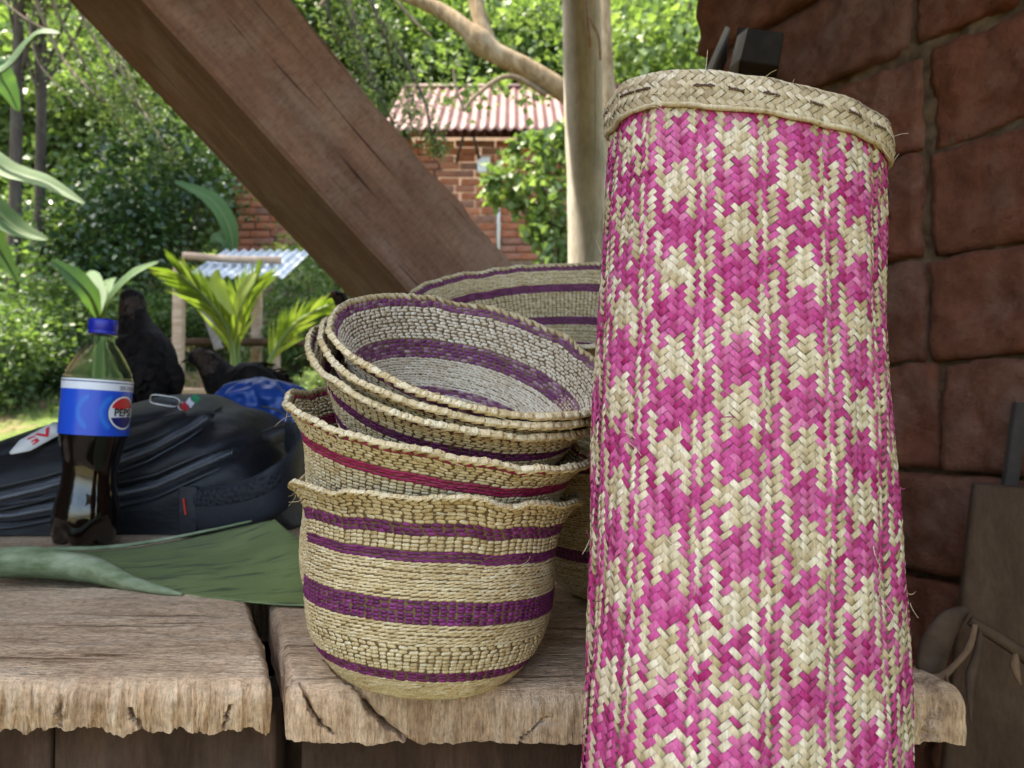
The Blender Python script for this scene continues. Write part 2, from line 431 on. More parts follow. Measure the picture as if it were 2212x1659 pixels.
wd = obox('wooden_wedge', P(1545, 150, 1.09), (.004, .003, 0), (.012, .05, .0), (.016, -.002, .036), M['greywood'], None, .001)
tag(wd, 'thin pale wooden wedge leaning at the end of the dark brick wall', 'wedge')

# ------------------------------------------------------------------ roof of the shelter (out of the picture, shades the bench)
M['oldiron'] = plain('old roofing iron', (.20, .17, .15), .7, .4, .3, .25, 3)
xr = np.linspace(-7, 2.6, 260); yr = np.linspace(.30, 2.42, 8)
A, B = np.meshgrid(xr, yr, indexing='ij')
Z = 1.78 + .42 * (B - .30) + .010 * np.sin(A * 2 * np.pi / .076)
roof = nobj('shelter_roof', np.stack([A, B, Z], -1).reshape(-1, 3), gridF(260, 8), M['oldiron'])
tag(roof, 'corrugated iron roof over the wooden bench', 'roof')
sw = empty('side_wall', (-2.0, 1.1, 0)); tag(sw, 'rough board wall closing the left end of the shelter', 'wall')  # added out of view, keeps light from the left off beam and bricks
for k in range(9):
    mb = MB(); mb.box((-.02 + .006 * (k % 2), -1.3 + k * .29, -.05), (.02 + .006 * (k % 2), -1.3 + k * .29 + .286, 2.05 + .115 * k - .25), None, .004); mb.build('board', M['plank_dk'], sw)
mod = roof.modifiers.new('t', 'SOLIDIFY'); mod.thickness = .004
A, B = np.meshgrid(np.linspace(.27, 2.6, 90), np.linspace(-1.2, .28, 6), indexing='ij')
r2 = nobj('lean_to_roof', np.stack([A, B, 1.27 + .10 * (A - .3) + .008 * np.sin(A * 2 * np.pi / .076)], -1).reshape(-1, 3), gridF(90, 6), M['oldiron'])  # added out of view so the brick wall and plank stay dark
tag(r2, 'lower iron roof sheltering the brick wall on the right', 'roof'); mod = r2.modifiers.new('t', 'SOLIDIFY'); mod.thickness = .004

# ------------------------------------------------------------------ diagonal beam
pa_t = P(275, -40, 1.02); pa_b = P(900, 650, 1.22)       # edge shared by the lit and dark faces
axis = (pa_b - pa_t); Lb = np.linalg.norm(axis); axis /= Lb
right = np.cross(axis, np.array((0, 1, 0))); right /= np.linalg.norm(right)
if right[0] < 0: right = -right
fwd = np.cross(axis, right); fwd /= np.linalg.norm(fwd)
if fwd[1] < 0: fwd = -fwd
th = R(19)
e1 = math.cos(th) * right + math.sin(th) * fwd        # across the lit face (to the right, going back)
e2 = math.cos(th) * fwd - math.sin(th) * right        # across the dark face (to the left, going back)
w1, w2 = .176, .275
npr = 40; nlen = 90
per = []
for t in np.linspace(0, 1, 10, endpoint=False): per.append((max(w1 * t, .006), 0, 0))
for t in np.linspace(0, 1, 10, endpoint=False): per.append((w1, w2 * t, 1))
for t in np.linspace(0, 1, 10, endpoint=False): per.append((w1 * (1 - t), w2, 2))
for t in np.linspace(0, 1, 9, endpoint=False): per.append((0, w2 * (1 - t), 3))
per.append((0, .006, 3))
per = np.array(per); tt = np.linspace(0, 1, nlen)
SX, TT = np.meshgrid(np.arange(npr), tt, indexing='xy')   # (nlen,npr)
a = per[SX, 0]; bq = per[SX, 1]
ln = TT * (Lb + .25) - .15
cc = np.stack([ln * 3.0, a * 8, bq * 8], -1)
edge = np.exp(-((a - w1) / .02) ** 2) * np.exp(-((bq) / .03) ** 2)
wav = .006 * fbm(np.stack([ln * 5, 0 * ln, 0 * ln], -1), 3, 4)
a2 = a + np.where(a > w1 * .5, wav * 1.6, .3 * wav) - edge * (.006 + .008 * np.clip(fbm(np.stack([ln * 9, 0 * ln, 0 * ln], -1), 9, 3), 0, 1))
b2 = bq + .0025 * fbm(cc, 2, 3) + edge * (.006 + .012 * np.clip(fbm(np.stack([ln * 7, 0 * ln, 0 * ln], -1), 12, 3), 0, 1))
# local frame: z along axis for the wood grain
Vl = np.stack([a2, b2, ln], -1).reshape(-1, 3)
fs = [gridF(nlen, npr, False, True), np.array([list(range(npr))]), np.array([[(nlen - 1) * npr + i for i in range(npr)][::-1]])]
beam = nobj('timber_brace', Vl, fs, M['beam'])
Mm = np.eye(4); Mm[:3, 0] = e1; Mm[:3, 1] = e2; Mm[:3, 2] = axis; Mm[:3, 3] = pa_t
beam.matrix_world = Matrix(Mm.tolist())
beam.data.shade_smooth()
try: beam.data.set_sharp_from_angle(angle=R(40))
except Exception: pass
tag(beam, 'thick reddish brown squared timber brace slanting down behind the baskets', 'beam')

# ------------------------------------------------------------------ grey pole
def pole_obj(name, base, top, r0, r1, mat, seed, nl=50, n=20, amp=.06):
    base = np.array(base); top = np.array(top)
    t = np.linspace(0, 1, nl); c = base + (top - base) * t[:, None]
    Lp = np.linalg.norm(top - base)
    c[:, 0] += .02 * n1(t * 2.2, seed) * Lp * .3; c[:, 1] += .02 * n1(t * 2.2, seed + 5) * Lp * .3
    mb = MB(); a = np.linspace(0, 2 * np.pi, n, endpoint=False)
    rad = (r0 + (r1 - r0) * t)
    A, Tq = np.meshgrid(a, t)
    rr = rad[:, None] * (1 + amp * fbm(np.stack([np.cos(A) * 1.5, np.sin(A) * 1.5, Tq * Lp * 4], -1), seed, 3))
    V = c[:, None] + np.stack([rr * np.cos(A), rr * np.sin(A), 0 * A], -1)
    fs = [gridF(nl, n, False, True), np.array([list(range(n))][::-1]), np.array([[(nl - 1) * n + i for i in range(n)]])]
    return nobj(name, V.reshape(-1, 3), fs, mat)
b0 = P(1272, 620, 2.35); t0 = P(1252, -60, 2.35)
dirp = (t0 - b0) / (t0 - b0)[2]
base = b0 - dirp * (b0[2] - gz(b0[0], 2.35) + .05)
gp = pole_obj('roof_post', base, t0 + dirp * .35, .068, .058, M['pole'], 31)
tag(gp, 'upright grey peeled round post beside the woven mat', 'post')
# dry twig hanging on the post
mb = MB()
mb.tube(smooth_path([P(1262, -20, 2.27), P(1275, 40, 2.25), P(1293, 80, 2.26), P(1297, 130, 2.28)], 12), .004, 5)
mb.tube(smooth_path([P(1266, -10, 2.27), P(1270, 50, 2.24), P(1276, 105, 2.24)], 12), [.006] * 8 + [.009] * 3 + [.003], 5)
tag(mb.build('dry_twig', M['plank_lt'], None, True), 'thin dry twig hanging down the grey post', 'twig')

# ================================================================== bench of slabs
def slab(name, x0, x1, y0, y1, top, thick, seed, shear, nx, label, groove=.0035, ragged=.006, cracks=(), endr=.006, frontdrop=.007, parent=None):
    xs = np.linspace(x0, x1, nx)
    # profile: parameter list (y, z, kind)
    nt_, nf, nb = 70, 40, 14
    prof = []
    rr = .012
    yt = y1 - (y1 - y0 - rr) * (np.linspace(0, 1, nt_) ** .6)
    for y in yt: prof.append((y, 0.0, 0, 0))
    for a in np.linspace(0, np.pi / 2, 9)[1:]: prof.append((y0 + rr - rr * math.sin(a), -rr + rr * math.cos(a), a / (np.pi / 2), 0))
    for q in np.linspace(0, 1, nf)[1:]: prof.append((y0 + .002 * q, -rr - (thick - rr) * q, 1, q))
    for q in np.linspace(0, 1, nb)[1:]: prof.append((y0 + .002 + (y1 - y0) * q, -thick, 0, 1 if q < .02 else .999 - q))
    prof = np.array(prof)
    X, K = np.meshgrid(xs, np.arange(len(prof)), indexing='ij')
    y = prof[K, 0].copy(); z = prof[K, 1].copy(); fr = prof[K, 2]; q = prof[K, 3]
    # ragged lower edge
    rag = ragged * (.75 * n1(xs * 16, seed, 2) + 1.0 * n1(xs * 120, seed + 2, 3))
    low = np.clip(q, 0, 1) * (fr > .9)
    z += rag[:, None] * np.where(fr > .9, low ** 1.2, 0) + np.where((fr < .1) & (q > 0), rag[:, None] * np.clip(q, 0, 1), 0)
    # vertical weather grooves on the front
    g = 1.3 * np.abs(n1(xs * 38, seed + 7, 3))[:, None] * (.6 + .8 * np.abs(fbm(np.stack([X * 20, z * 40, 0 * X], -1), seed + 5, 2))) + 1.1 * np.abs(fbm(np.stack([X * 130, z * 16, 0 * X], -1), seed + 8, 3)) + .5 * np.abs(vn(np.stack([X * 420, z * 30, 0 * X], -1), seed + 12)) - .3
    y += fr * groove * g + fr * .003 * fbm(np.stack([X * 14, z * 30, 0 * X], -1), seed + 9, 3)
    # top: gentle wear, sag towards the front
    wear = np.clip(1 - (y - y0) / .13, 0, 1) ** 2
    topm = (fr < .99) * (q == 0)
    z += topm * (-wear * frontdrop + .0022 * fbm(np.stack([X * 10, y * 30, 0 * X], -1), seed + 3, 4) + .0009 * fbm(np.stack([X * 60, y * 300, 0 * X], -1), seed + 4, 2))
    z += (fr >= .99) * (-frontdrop)
    # cracks: (x_top, x_bottom, depth, width)
    s = np.where(fr > .01, fr * .25 + q * .75, -np.clip((y - y0) / .10, 0, 1))
    for (xa, xb, dep, wid, s0, s1) in cracks:
        tpar = np.clip((s - s0) / (s1 - s0), 0, 1); xc = xa + (xb - xa) * tpar + .0045 * n1(tpar * 9, seed + 40)
        m_ = np.exp(-((X - xc) / wid) ** 2) * (s >= s0) * (s <= s1) * np.sin(np.pi * np.clip(tpar, .04, .96)) ** .4
        y += m_ * dep * np.clip(fr, 0, 1); z -= m_ * dep * (1 - np.clip(fr, 0, 1)) * .8
    # rounded, eaten ends
    de = np.minimum(X - x0, x1 - X)
    er = np.clip(1 - de / endr, 0, 1) ** 2
    z -= er * .006 * (q < .5); y += er * fr * .008
    X2 = X + shear * (y - y0) + (de < 1e-6) * .003 * fbm(np.stack([y * 60, z * 60, 0 * X], -1), seed + 6, 3)
    V = np.stack([X2, y, z + top], -1)
    n, k = X.shape
    fs = [gridF(n, k, False, True), np.array([list(range(k))]), np.array([[(n - 1) * k + i for i in range(k)][::-1]])]
    o = nobj(name, V.reshape(-1, 3), fs, M['slab'], None, True, {'front': np.clip(fr * 1.2, 0, 1).ravel()})
    o.data.set_sharp_from_angle(angle=R(60))
    return tag(o, label, 'slab')
slab('bench_slab', -.62, -.138, .452, .655, .757, .030, 11, -.43, 620,
     'thick weathered wooden slab with a ragged front edge below the green leaf', groove=.0065, ragged=.0075,
     cracks=[(-.222, -.214, .010, .0012, .35, 1.0), (-.163, -.166, .008, .0009, .3, .95), (-.262, -.262, .006, .0016, .2, .95)])
slab('bench_slab', -.1285, .267, .450, .68, .7535, .031, 23, -.38, 560,
     'cracked wooden slab under the purple striped basket', groove=.0022, ragged=.0036,
     cracks=[(-.122, -.104, .016, .0011, -.1, .8), (-.100, -.060, .018, .0020, -.45, 1.0), (.022, .004, .009, .0009, .35, 1.0), (.252, .240, .012, .003, -.2, 1.0)])
slab('bench_slab', -1.1, .24, .690, 1.36, .7545, .045, 37, -.05, 260,
     'wide rear slab of the bench under the black backpack', groove=.002, ragged=.003)
# apron boards and legs under the bench
ap = empty('bench_frame', (0, .5, 0)); tag(ap, 'dark stained board frame carrying the worn bench slabs', 'frame')
def board(x0, x1, y0, y1, z0, z1, mat, parent, name='board', off=(0, .5, 0)):
    mb = MB(); mb.box((x0 - off[0], y0 - off[1], z0 - off[2]), (x1 - off[0], y1 - off[1], z1 - off[2]), None, .003)
    return mb.build(name, mat, parent)
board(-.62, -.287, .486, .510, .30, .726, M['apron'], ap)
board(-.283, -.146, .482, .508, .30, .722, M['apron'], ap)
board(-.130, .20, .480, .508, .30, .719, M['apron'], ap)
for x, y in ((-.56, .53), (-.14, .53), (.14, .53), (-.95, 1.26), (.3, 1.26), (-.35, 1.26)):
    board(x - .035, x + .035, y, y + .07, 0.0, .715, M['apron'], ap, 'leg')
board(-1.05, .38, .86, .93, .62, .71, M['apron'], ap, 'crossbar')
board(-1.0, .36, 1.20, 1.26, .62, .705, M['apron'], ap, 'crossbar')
# rail behind the bench on which the hens stand
rl = empty('perch_rail', (-.4, 1.5, 0)); tag(rl, 'flat wooden rail behind the backpack with hens standing on it', 'rail')
mb = MB(); mb.box((-1.3, -.09, .795), (1.0, .09, .84), None, .006)
mb.build('rail_board', M['plank_lt'], rl)
for x in (-1.2, -.2, .8):
    mb = MB(); mb.box((x - .04, -.04, -.05), (x + .04, .04, .793), None, .004); mb.build('rail_post', M['plank_dk'], rl)

# ================================================================== woven things
GR_T = []   # grain template: param (along, across, out)
for t, w in ((-.55, .78), (.55, .78)):
    for a in np.linspace(0, 2 * np.pi, 6, endpoint=False) + .3: GR_T.append((t, w * math.cos(a), w * math.sin(a)))
GR_T = np.array([(-1, 0, 0)] + GR_T + [(1, 0, 0)])
GR_F = [(0, 1 + (i + 1) % 6, 1 + i) for i in range(6)] + [(13, 7 + i, 7 + (i + 1) % 6) for i in range(6)]
GR_Q = [(1 + i, 1 + (i + 1) % 6, 7 + (i + 1) % 6, 7 + i) for i in range(6)]
GR_F = np.array(GR_F); GR_Q = np.array(GR_Q)
def grains(fmap, U, W, hl, hw, hh, slant, rnd, off=0.0):
    """fmap(u,w,h)->xyz ; per-grain arrays U (along), W (across), half sizes, slant = extra across per along"""
    n = len(U)
    t = GR_T[None]
    u = U[:, None] + hl[:, None] * t[..., 0]
    w = W[:, None] + hw[:, None] * t[..., 1] + slant[:, None] * t[..., 0]
    h = off + hh[:, None] * t[..., 2]
    V = fmap(u, w, h).reshape(-1, 3)
    o = (np.arange(n) * 14)[:, None, None]
    return V, [(GR_F[None] + o).reshape(-1, 3), (GR_Q[None] + o).reshape(-1, 4)], np.repeat(rnd, 14)

def basket(name, prof, bands, rimr, M4, label, seed, wob=.0, rim_wave=.004, bead=.0050, beadr=.0026, rim_under=None, cut=0.0, straw='straw', group=None, ovality=0.0):
    """prof: (r,z) points from base centre to rim. bands listed from the rim downwards: (height, type, colour)"""
    rg = np.random.default_rng(seed)
    pr = smooth_path([(r, z, 0) for r, z in prof], 160)[:, :2]
    seg = np.r_[0, np.cumsum(np.linalg.norm(np.diff(pr, axis=0), axis=1))]
    S = seg[-1]
    M4 = np.array(M4)
    tg = np.gradient(pr, axis=0); tg /= np.linalg.norm(tg, axis=1)[:, None] + 1e-12
    ta = np.linspace(0, 2 * np.pi, 721)
    D1 = fbm(np.stack([np.cos(ta) * 1.7, np.sin(ta) * 1.7, 0 * ta + seed], -1), seed, 2)
    D2 = fbm(np.stack([np.cos(ta) * 5, np.sin(ta) * 5, 0 * ta + seed], -1), seed + 4, 2)
    def fmap(th, s, h):                 # th angle, s arc length from centre
        s = np.clip(s, 0, S + .01)
        r = np.interp(s, seg, pr[:, 0]); z = np.interp(s, seg, pr[:, 1])
        tr = np.interp(s, seg, tg[:, 0]); tz = np.interp(s, seg, tg[:, 1])
        r = r + tz * h; z = z - tr * h
        up = np.clip(s / S, 0, 1)
        k = up ** 5
        tm_ = np.mod(th, 2 * np.pi)
        d = np.interp(tm_, ta, D1); d2 = np.interp(tm_, ta, D2)
        d3 = .5 * np.sin(3 * th + 60 * s + seed) + .5 * np.sin(5 * th - 90 * s + 2 * seed)
        z = z + k * rim_wave * (1.2 * d + 1.0 * d2)
        r = r * (1 + wob * d * up + ovality * np.cos(2 * th)) + k * rim_wave * .8 * d2 + .0012 * d3 * up
        return np.stack([r * np.cos(th), r * np.sin(th), z], -1)
    root = empty(name); root.matrix_world = Matrix(M4.tolist())
    tag(root, label, 'basket', group)
    # wall (the warp), a thin closed shell
    nth = 96; ss = np.linspace(max(cut, .0005), S - .001, 60); th = np.linspace(0, 2 * np.pi, nth, endpoint=False)
    A, B = np.meshgrid(th, ss, indexing='ij')
    V = np.concatenate([fmap(A, B, 0 * A + .0004).reshape(-1, 3), fmap(A, B, 0 * A - .0004).reshape(-1, 3)])
    nobj('wall', V, [gridF(nth, 60, True, False), gridF(nth, 60, True, False, nth * 60)[:, ::-1]], M['warp'], root)
    # rows
    acc = {}
    s = S - beadr * 1.2
    rowi = 0
    for (hgt, typ, colr) in bands:
        pitch = {'cord': .0019, 'stack': .0021, 'brick': .0024, 'fine': .0019}[typ]
        nrow = max(1, round(hgt / pitch)); pitch = hgt / nrow
        for k in range(nrow):
            sc = s - (k + .5) * pitch
            if sc < cut or sc < .004: break
            rowi += 1
            r = float(np.interp(sc, seg, pr[:, 0]))
            glen = {'cord': .0050, 'stack': .0054, 'brick': .0056, 'fine': .0042}[typ]
            nmax = round(2 * np.pi * pr[:, 0].max() / glen)
            ng = nmax if typ in ('stack',) else max(14, round(2 * np.pi * r / glen))
            if r < .3 * pr[:, 0].max(): ng = max(14, round(2 * np.pi * r / glen))
            da = 2 * np.pi / ng
            ph = {'cord': rg.uniform(0, 1), 'stack': .0, 'brick': .5 * (k % 2), 'fine': rg.uniform(0, 1)}[typ]
            th = (np.arange(ng) + ph) * da + rg.normal(0, .07 * da, ng)
            hl = np.full(ng, da * (.86 if typ in ('cord', 'fine') else .56)) * rg.uniform(.9, 1.12, ng)
            hw = np.full(ng, pitch * (.66 if typ != 'cord' else .55)) * rg.uniform(.88, 1.12, ng)
            hh = np.full(ng, .00135 if typ != 'stack' else .0016) * rg.uniform(.85, 1.2, ng)
            sl = np.full(ng, {'cord': .34, 'stack': .10, 'brick': .16 * (1 if k % 2 else -1), 'fine': .35}[typ] * pitch)
            W = np.full(ng, sc) + rg.normal(0, pitch * .06, ng) + .0007 * n1(th * 1.2, seed + rowi)
            rn = np.clip(.5 + rg.normal(0, .20, ng) + .18 * n1(th * 2 + rowi, seed), 0, 1)
            acc.setdefault(colr, []).append((th, W, hl, hw, hh, sl, rn))
        s -= hgt
        if s < cut: break
    names = {'straw': 'straw_weave', 'straw_white': 'straw_weave', 'purple': 'purple_weave', 'purple_worn': 'purple_weave', 'magenta': 'magenta_weave'}
    for colr, lst in acc.items():
        ar = [np.concatenate([q[i] for q in lst]) for i in range(7)]
        V, fs, rn = grains(fmap, *ar[:6], ar[6])
        tag(nobj(names[colr], V, fs, M[colr], root, True, {'rnd': rn}), kind='stuff')
    # rim braid of chunky knots
    ng = round(2 * np.pi * pr[-1, 0] / bead); da = 2 * np.pi / ng
    th = (np.arange(ng)) * da + rg.normal(0, .06 * da, ng)
    o1 = np.ones(ng)
    V, fs, rn = grains(fmap, th, S - beadr * .3 + rg.normal(0, .0003, ng), o1 * da * .72, o1 * beadr * rg.uniform(.85, 1.15, ng), o1 * beadr * rg.uniform(.9, 1.2, ng), o1 * beadr * .9, np.clip(.55 + rg.normal(0, .2, ng), 0, 1))
    V2, fs2, rn2 = grains(fmap, th + da * .5, S + beadr * .35 + rg.normal(0, .0003, ng), o1 * da * .6, o1 * beadr * .7, o1 * beadr * .85, -o1 * beadr * .7, np.clip(.6 + rg.normal(0, .2, ng), 0, 1))
    tag(nobj('rim_braid', np.concatenate([V, V2]), fs + [f + len(V) for f in fs2], M[rimr], root, True, {'rnd': np.concatenate([rn, rn2])}), kind='stuff')
    mb = MB()
    for q in range(26):
        t0 = rg.uniform(0, 2 * np.pi); s0 = S - rg.uniform(0, .012) if q < 16 else rg.uniform(.5, .95) * S
        Lf = rg.uniform(.006, .022); k_ = np.linspace(0, 1, 8); cv = rg.normal(0, 1.2)
        pts = fmap(t0 + Lf * k_ / .09 * np.cos(cv * k_), s0 + Lf * .5 * k_ * np.sin(cv * k_ + q), .0015 + Lf * rg.uniform(.1, .7) * k_ ** 1.4)
        mb.tube(pts, np.linspace(.00022, .00009, 8), 4)
    tag(mb.build('loose_fibres', M['straw'], root, True), kind='stuff')
    return root

def frame(centre_rim, height, roll, tilt, spin=0):
    """matrix putting the rim centre at a point; tilt>0 turns the opening to the camera, roll>0 lowers the right side"""
    Rm = Matrix.Rotation(R(roll), 4, 'Y') @ Matrix.Rotation(R(tilt), 4, 'X') @ Matrix.Rotation(R(spin), 4, 'Z')
    up = np.array(Rm.to_3x3() @ Vector((0, 0, 1)))
    loc = np.array(centre_rim) - up * height
    return Matrix.Translation(Vector(loc)) @ Rm

# bottom basket
prof1 = [(0, .0), (.030, .0), (.046, .002), (.058, .010), (.0685, .024), (.0745, .042), (.0765, .062), (.0765, .080), (.078, .095), (.083, .107), (.0915, .1165)]
bands1 = [(.0030, 'brick', 'straw'), (.0125, 'brick', 'straw'), (.0070, 'brick', 'purple'), (.0085, 'stack', 'straw'), (.0056, 'cord', 'purple'), (.0200, 'cord', 'straw'),
          (.0125, 'stack', 'purple'), (.0120, 'cord', 'straw'), (.0050, 'brick', 'straw'), (.0110, 'stack', 'straw'), (.0070, 'brick', 'purple'), (.06, 'fine', 'straw')]
c1 = P(946, 1052, .488)
basket('basket', prof1, bands1, 'straw', frame(c1, .1165, 4.5, -2.5, 20), 'lowest striped basket standing on the slab, three wide purple bands and wavy rim', 3, .012, .0036, .0048, .0024)
# second basket with magenta lines
prof2 = [(0, 0), (.034, 0), (.052, .004), (.066, .018), (.073, .04), (.075, .065), (.078, .09), (.084, .112), (.090, .122), (.0985, .132)]
bands2 = [(.0024, 'brick', 'magenta'), (.0135, 'brick', 'straw'), (.0066, 'cord', 'magenta'), (.020, 'stack', 'straw'), (.006, 'brick', 'straw'), (.020, 'cord', 'straw'), (.02, 'stack', 'straw'), (.05, 'fine', 'straw')]
c2 = P(956, 915, .492)
basket('basket', prof2, bands2, 'straw', frame(c2, .132, 11.5, 7, 70), 'basket with two thin magenta lines nested in the lowest basket', 8, .010, .0030, .0064, .0031, cut=.06)
# three stacked tilted baskets
prof3 = [(0, 0), (.030, 0), (.046, .003), (.061, .010), (.071, .023), (.077, .038), (.083, .052), (.090, .064), (.097, .072)]
bands3 = [(.0055, 'brick', 'purple_worn'), (.024, 'brick', 'straw_white'), (.0130, 'brick', 'purple_worn'), (.022, 'fine', 'straw_white'), (.0060, 'brick', 'purple_worn'), (.06, 'fine', 'straw_white')]
bands3b = [(.0030, 'brick', 'purple'), (.014, 'brick', 'straw'), (.0075, 'brick', 'purple'), (.014, 'stack', 'straw'), (.007, 'brick', 'purple'), (.05, 'cord', 'straw')]
ctop = P(1032, 750, .500)
for k, (dz, sc, bd, lab, rl_) in enumerate([
        (0, .985, bands3, 'topmost tilted basket of the stack, pale inside with a wide purple band', 15.5),
        (-.0065, 1.006, bands3b, 'middle of three tilted baskets, only its knotted rim showing under the topmost one', 15.2),
        (-.0140, 1.024, bands3b, 'lowest of three tilted baskets, purple bands outside, resting in the magenta lined basket', 14.8)]):
    pf = [(r * sc, z) for r, z in prof3]
    fr = frame(ctop, .072, rl_, 23.0 - k * .6, 30 + 50 * k)
    up = np.array(fr.to_3x3() @ Vector((0, 0, 1)))
    fr = Matrix.Translation(Vector(up * dz + np.array((-.003 * k, -.001 * k, 0)))) @ fr
    basket('basket', pf, bd, 'straw', fr, lab, 40 + 7 * k, .006, .0022, .0066, .0031, cut=0.0 if k == 0 else .045)
# large basket behind
prof4 = [(0, 0), (.044, 0), (.072, .006), (.095, .027), (.108, .06), (.116, .098), (.124, .126), (.132, .147), (.147, .161)]
bands4 = [(.0060, 'brick', 'purple'), (.017, 'cord', 'straw'), (.0085, 'cord', 'purple'), (.028, 'stack', 'straw'), (.009, 'cord', 'purple'), (.02, 'cord', 'straw'), (.01, 'brick', 'purple'), (.08, 'cord', 'straw')]
c4 = P(1185, 642, .745)
basket('basket', prof4, bands4, 'straw', frame(c4, .161, -3.5, 23, 10), 'large brown basket behind the tilted stack, purple lines round its inside', 77, .01, .004, .0066, .0031)
prof5 = [(0, 0), (.04, 0), (.06, .004), (.074, .02), (.082, .045), (.085, .075), (.088, .1), (.093, .115), (.1, .125)]
bands5 = [(.012, 'brick', 'straw'), (.007, 'cord', 'purple'), (.06, 'cord', 'straw'), (.01, 'stack', 'purple'), (.06, 'cord', 'straw')]
basket('basket', prof5, bands5, 'straw', Matrix.Translation(Vector((.105, .655, .7548))) @ Matrix.Rotation(R(25), 4, 'Z'), 'shaded basket standing behind the purple striped one, half hidden by the mat', 91, .01, .004)

board(-.75, .20, .81, .835, .20, .708, M['apron'], ap)  # added board hiding sunlit ground seen through the slab gap
board(-.60, .20, .515, .80, .560, .580, M['apron'], ap, 'lower_shelf')
basket('basket', [(0, 0), (.03, 0), (.045, .003), (.055, .014), (.06, .035), (.062, .06), (.066, .08), (.072, .09)], [(.012, 'brick', 'straw_white'), (.004, 'brick', 'purple'), (.012, 'stack', 'straw_white'), (.004, 'brick', 'purple'), (.012, 'stack', 'straw_white'), (.004, 'brick', 'purple'), (.06, 'cord', 'straw_white')], 'straw_white',
       Matrix.Translation(Vector((-.205, .62, .5805))), 'small spotted basket glimpsed through the gap between the bench slabs', 55, .01, .003)
# ------------------------------------------------------------------ rolled mat
MAT_TOP = 1.069
def superell(nn=720, a=.0735, b=.056, e=2.35):
    t = np.linspace(0, 2 * np.pi, nn, endpoint=False)
    x = a * np.sign(np.cos(t)) * np.abs(np.cos(t)) ** (2 / e); y = b * np.sign(np.sin(t)) * np.abs(np.sin(t)) ** (2 / e)
    x = np.r_[x, x[0]]; y = np.r_[y, y[0]]
    l = np.r_[0, np.cumsum(np.hypot(np.diff(x), np.diff(y)))]
    return x, y, l
sx, sy, sl = superell(); PERI = sl[-1]
mat_rot = R(9)
def matmap(u, v, h):
    """u arc length, v height above the ground along the axis, h outward"""
    uu = np.mod(u, PERI)
    x = np.interp(uu, sl, sx); y = np.interp(uu, sl, sy)
    e = PERI / 720
    x2 = np.interp(np.mod(uu + e, PERI), sl, sx) - np.interp(np.mod(uu - e, PERI), sl, sx)
    y2 = np.interp(np.mod(uu + e, PERI), sl, sy) - np.interp(np.mod(uu - e, PERI), sl, sy)
    ln = np.hypot(x2, y2) + 1e-12
    nx, ny = y2 / ln, -x2 / ln
    an = np.arctan2(y, x)
    bul = .0017 * (np.sin(2 * an + 9 * v + 1) + .8 * np.sin(3 * an - 14 * v) + .5 * np.sin(an + 23 * v + 2))
    rip = .0005 * (np.sin(11 * an + 31 * v) + np.sin(17 * an - 47 * v + 1.3))
    fl = 1 + .062 * np.clip((.98 - v) / .30, 0, 1.2)
    x = x * fl + nx * (h + bul + rip); y = y * fl + ny * (h + bul + rip)
    c, s = math.cos(mat_rot), math.sin(mat_rot)
    X = x * c - y * s; Yq = x * s + y * c
    z = v - .19 * (X + .0)* np.clip((v - .6) / .5, 0, 1)  # top edge dips slightly to the right
    return np.stack([X + .1125 + .052 * (v - .735), Yq + .385 + .135 * (v - .735), z], -1)
mat_root = empty('rolled_mat', (0.1355, .29, 0.0)); moff = np.array(mat_root.location)
tag(mat_root, 'tall rolled palm mat woven in pink and straw strips, standing upright', 'mat')
NBAND = 14; CPB = 8
ncol = NBAND * CPB; cw = PERI / ncol; pit = cw * 1.04
wloc = np.array([.76, 1.04, 1.10, 1.10, 1.10, 1.10, 1.04, .76]); wloc = wloc / wloc.sum() * CPB
cloc = np.cumsum(wloc) - wloc / 2
vtop = MAT_TOP - .009
nrow = int(vtop / pit) + 1
rg = np.random.default_rng(12)
# strip template: rows along, cols across
nu_, nw_ = 5, 3
tu = np.array([-1, -.86, 0, .86, 1.]); tw = np.linspace(-1, 1, nw_)
TU, TW = np.meshgrid(tu, tw, indexing='ij')
sU = TU.ravel(); sW = TW.ravel()
sH = (.00050 + .00026 * (1 - np.abs(sU) ** 2) - .0008 * (np.abs(sU) > .95) - .00007 * sW ** 2)
SF = gridF(nu_, nw_)
ii, jj = np.meshgrid(np.arange(ncol), np.arange(nrow), indexing='ij'); ii = ii.ravel(); jj = jj.ravel()
bnd = ii // CPB; lc_ = ii % CPB
bshift = rg.uniform(0, 1, NBAND)
yc_ = vtop + pit - (jj + .5 * (ii % 2) + bshift[bnd]) * pit
keep = (yc_ > .02) & (yc_ < MAT_TOP - .007); ii, jj, yc_, bnd, lc_ = ii[keep], jj[keep], yc_[keep], bnd[keep], lc_[keep]
# strip identity inside each sewn band: one family climbs, the other falls
half = (lc_ - 4) // 2
bph = np.array([3, 9, 4, 10, 5, 0, 6, 1, 7, 2, 8, 3, 9, 5])
sid = np.where(ii % 2 == 0, jj - 2 * half, jj + 2 * half + 1) + bph[bnd]
NPER = 11
def colpat(k): return np.mod(k, NPER) < 6
pinkmask = colpat(sid)
key = (sid + 1000 * bnd).astype(np.int64); fam = (ii % 2).astype(np.int64)
odd = _h(key, fam, 0 * key + 5, 3)
pinkmask = np.where(odd < .02, ~pinkmask, pinkmask)
tone = _h(key, fam, 0 * key + 9, 8)
wcol = wloc[lc_]
n = len(ii)
sgn = np.where(ii % 2 == 0, 1.0, -1.0)
s_w = cw / math.sqrt(2)
al = s_w * 1.08 * rg.uniform(.94, 1.06, n); wd_ = s_w * .5 * rg.uniform(.94, 1.08, n) * np.where(rg.random(n) < .06, .8, 1)
ang = R(45) + rg.normal(0, .035, n)
cu, su = np.cos(ang), np.sin(ang)
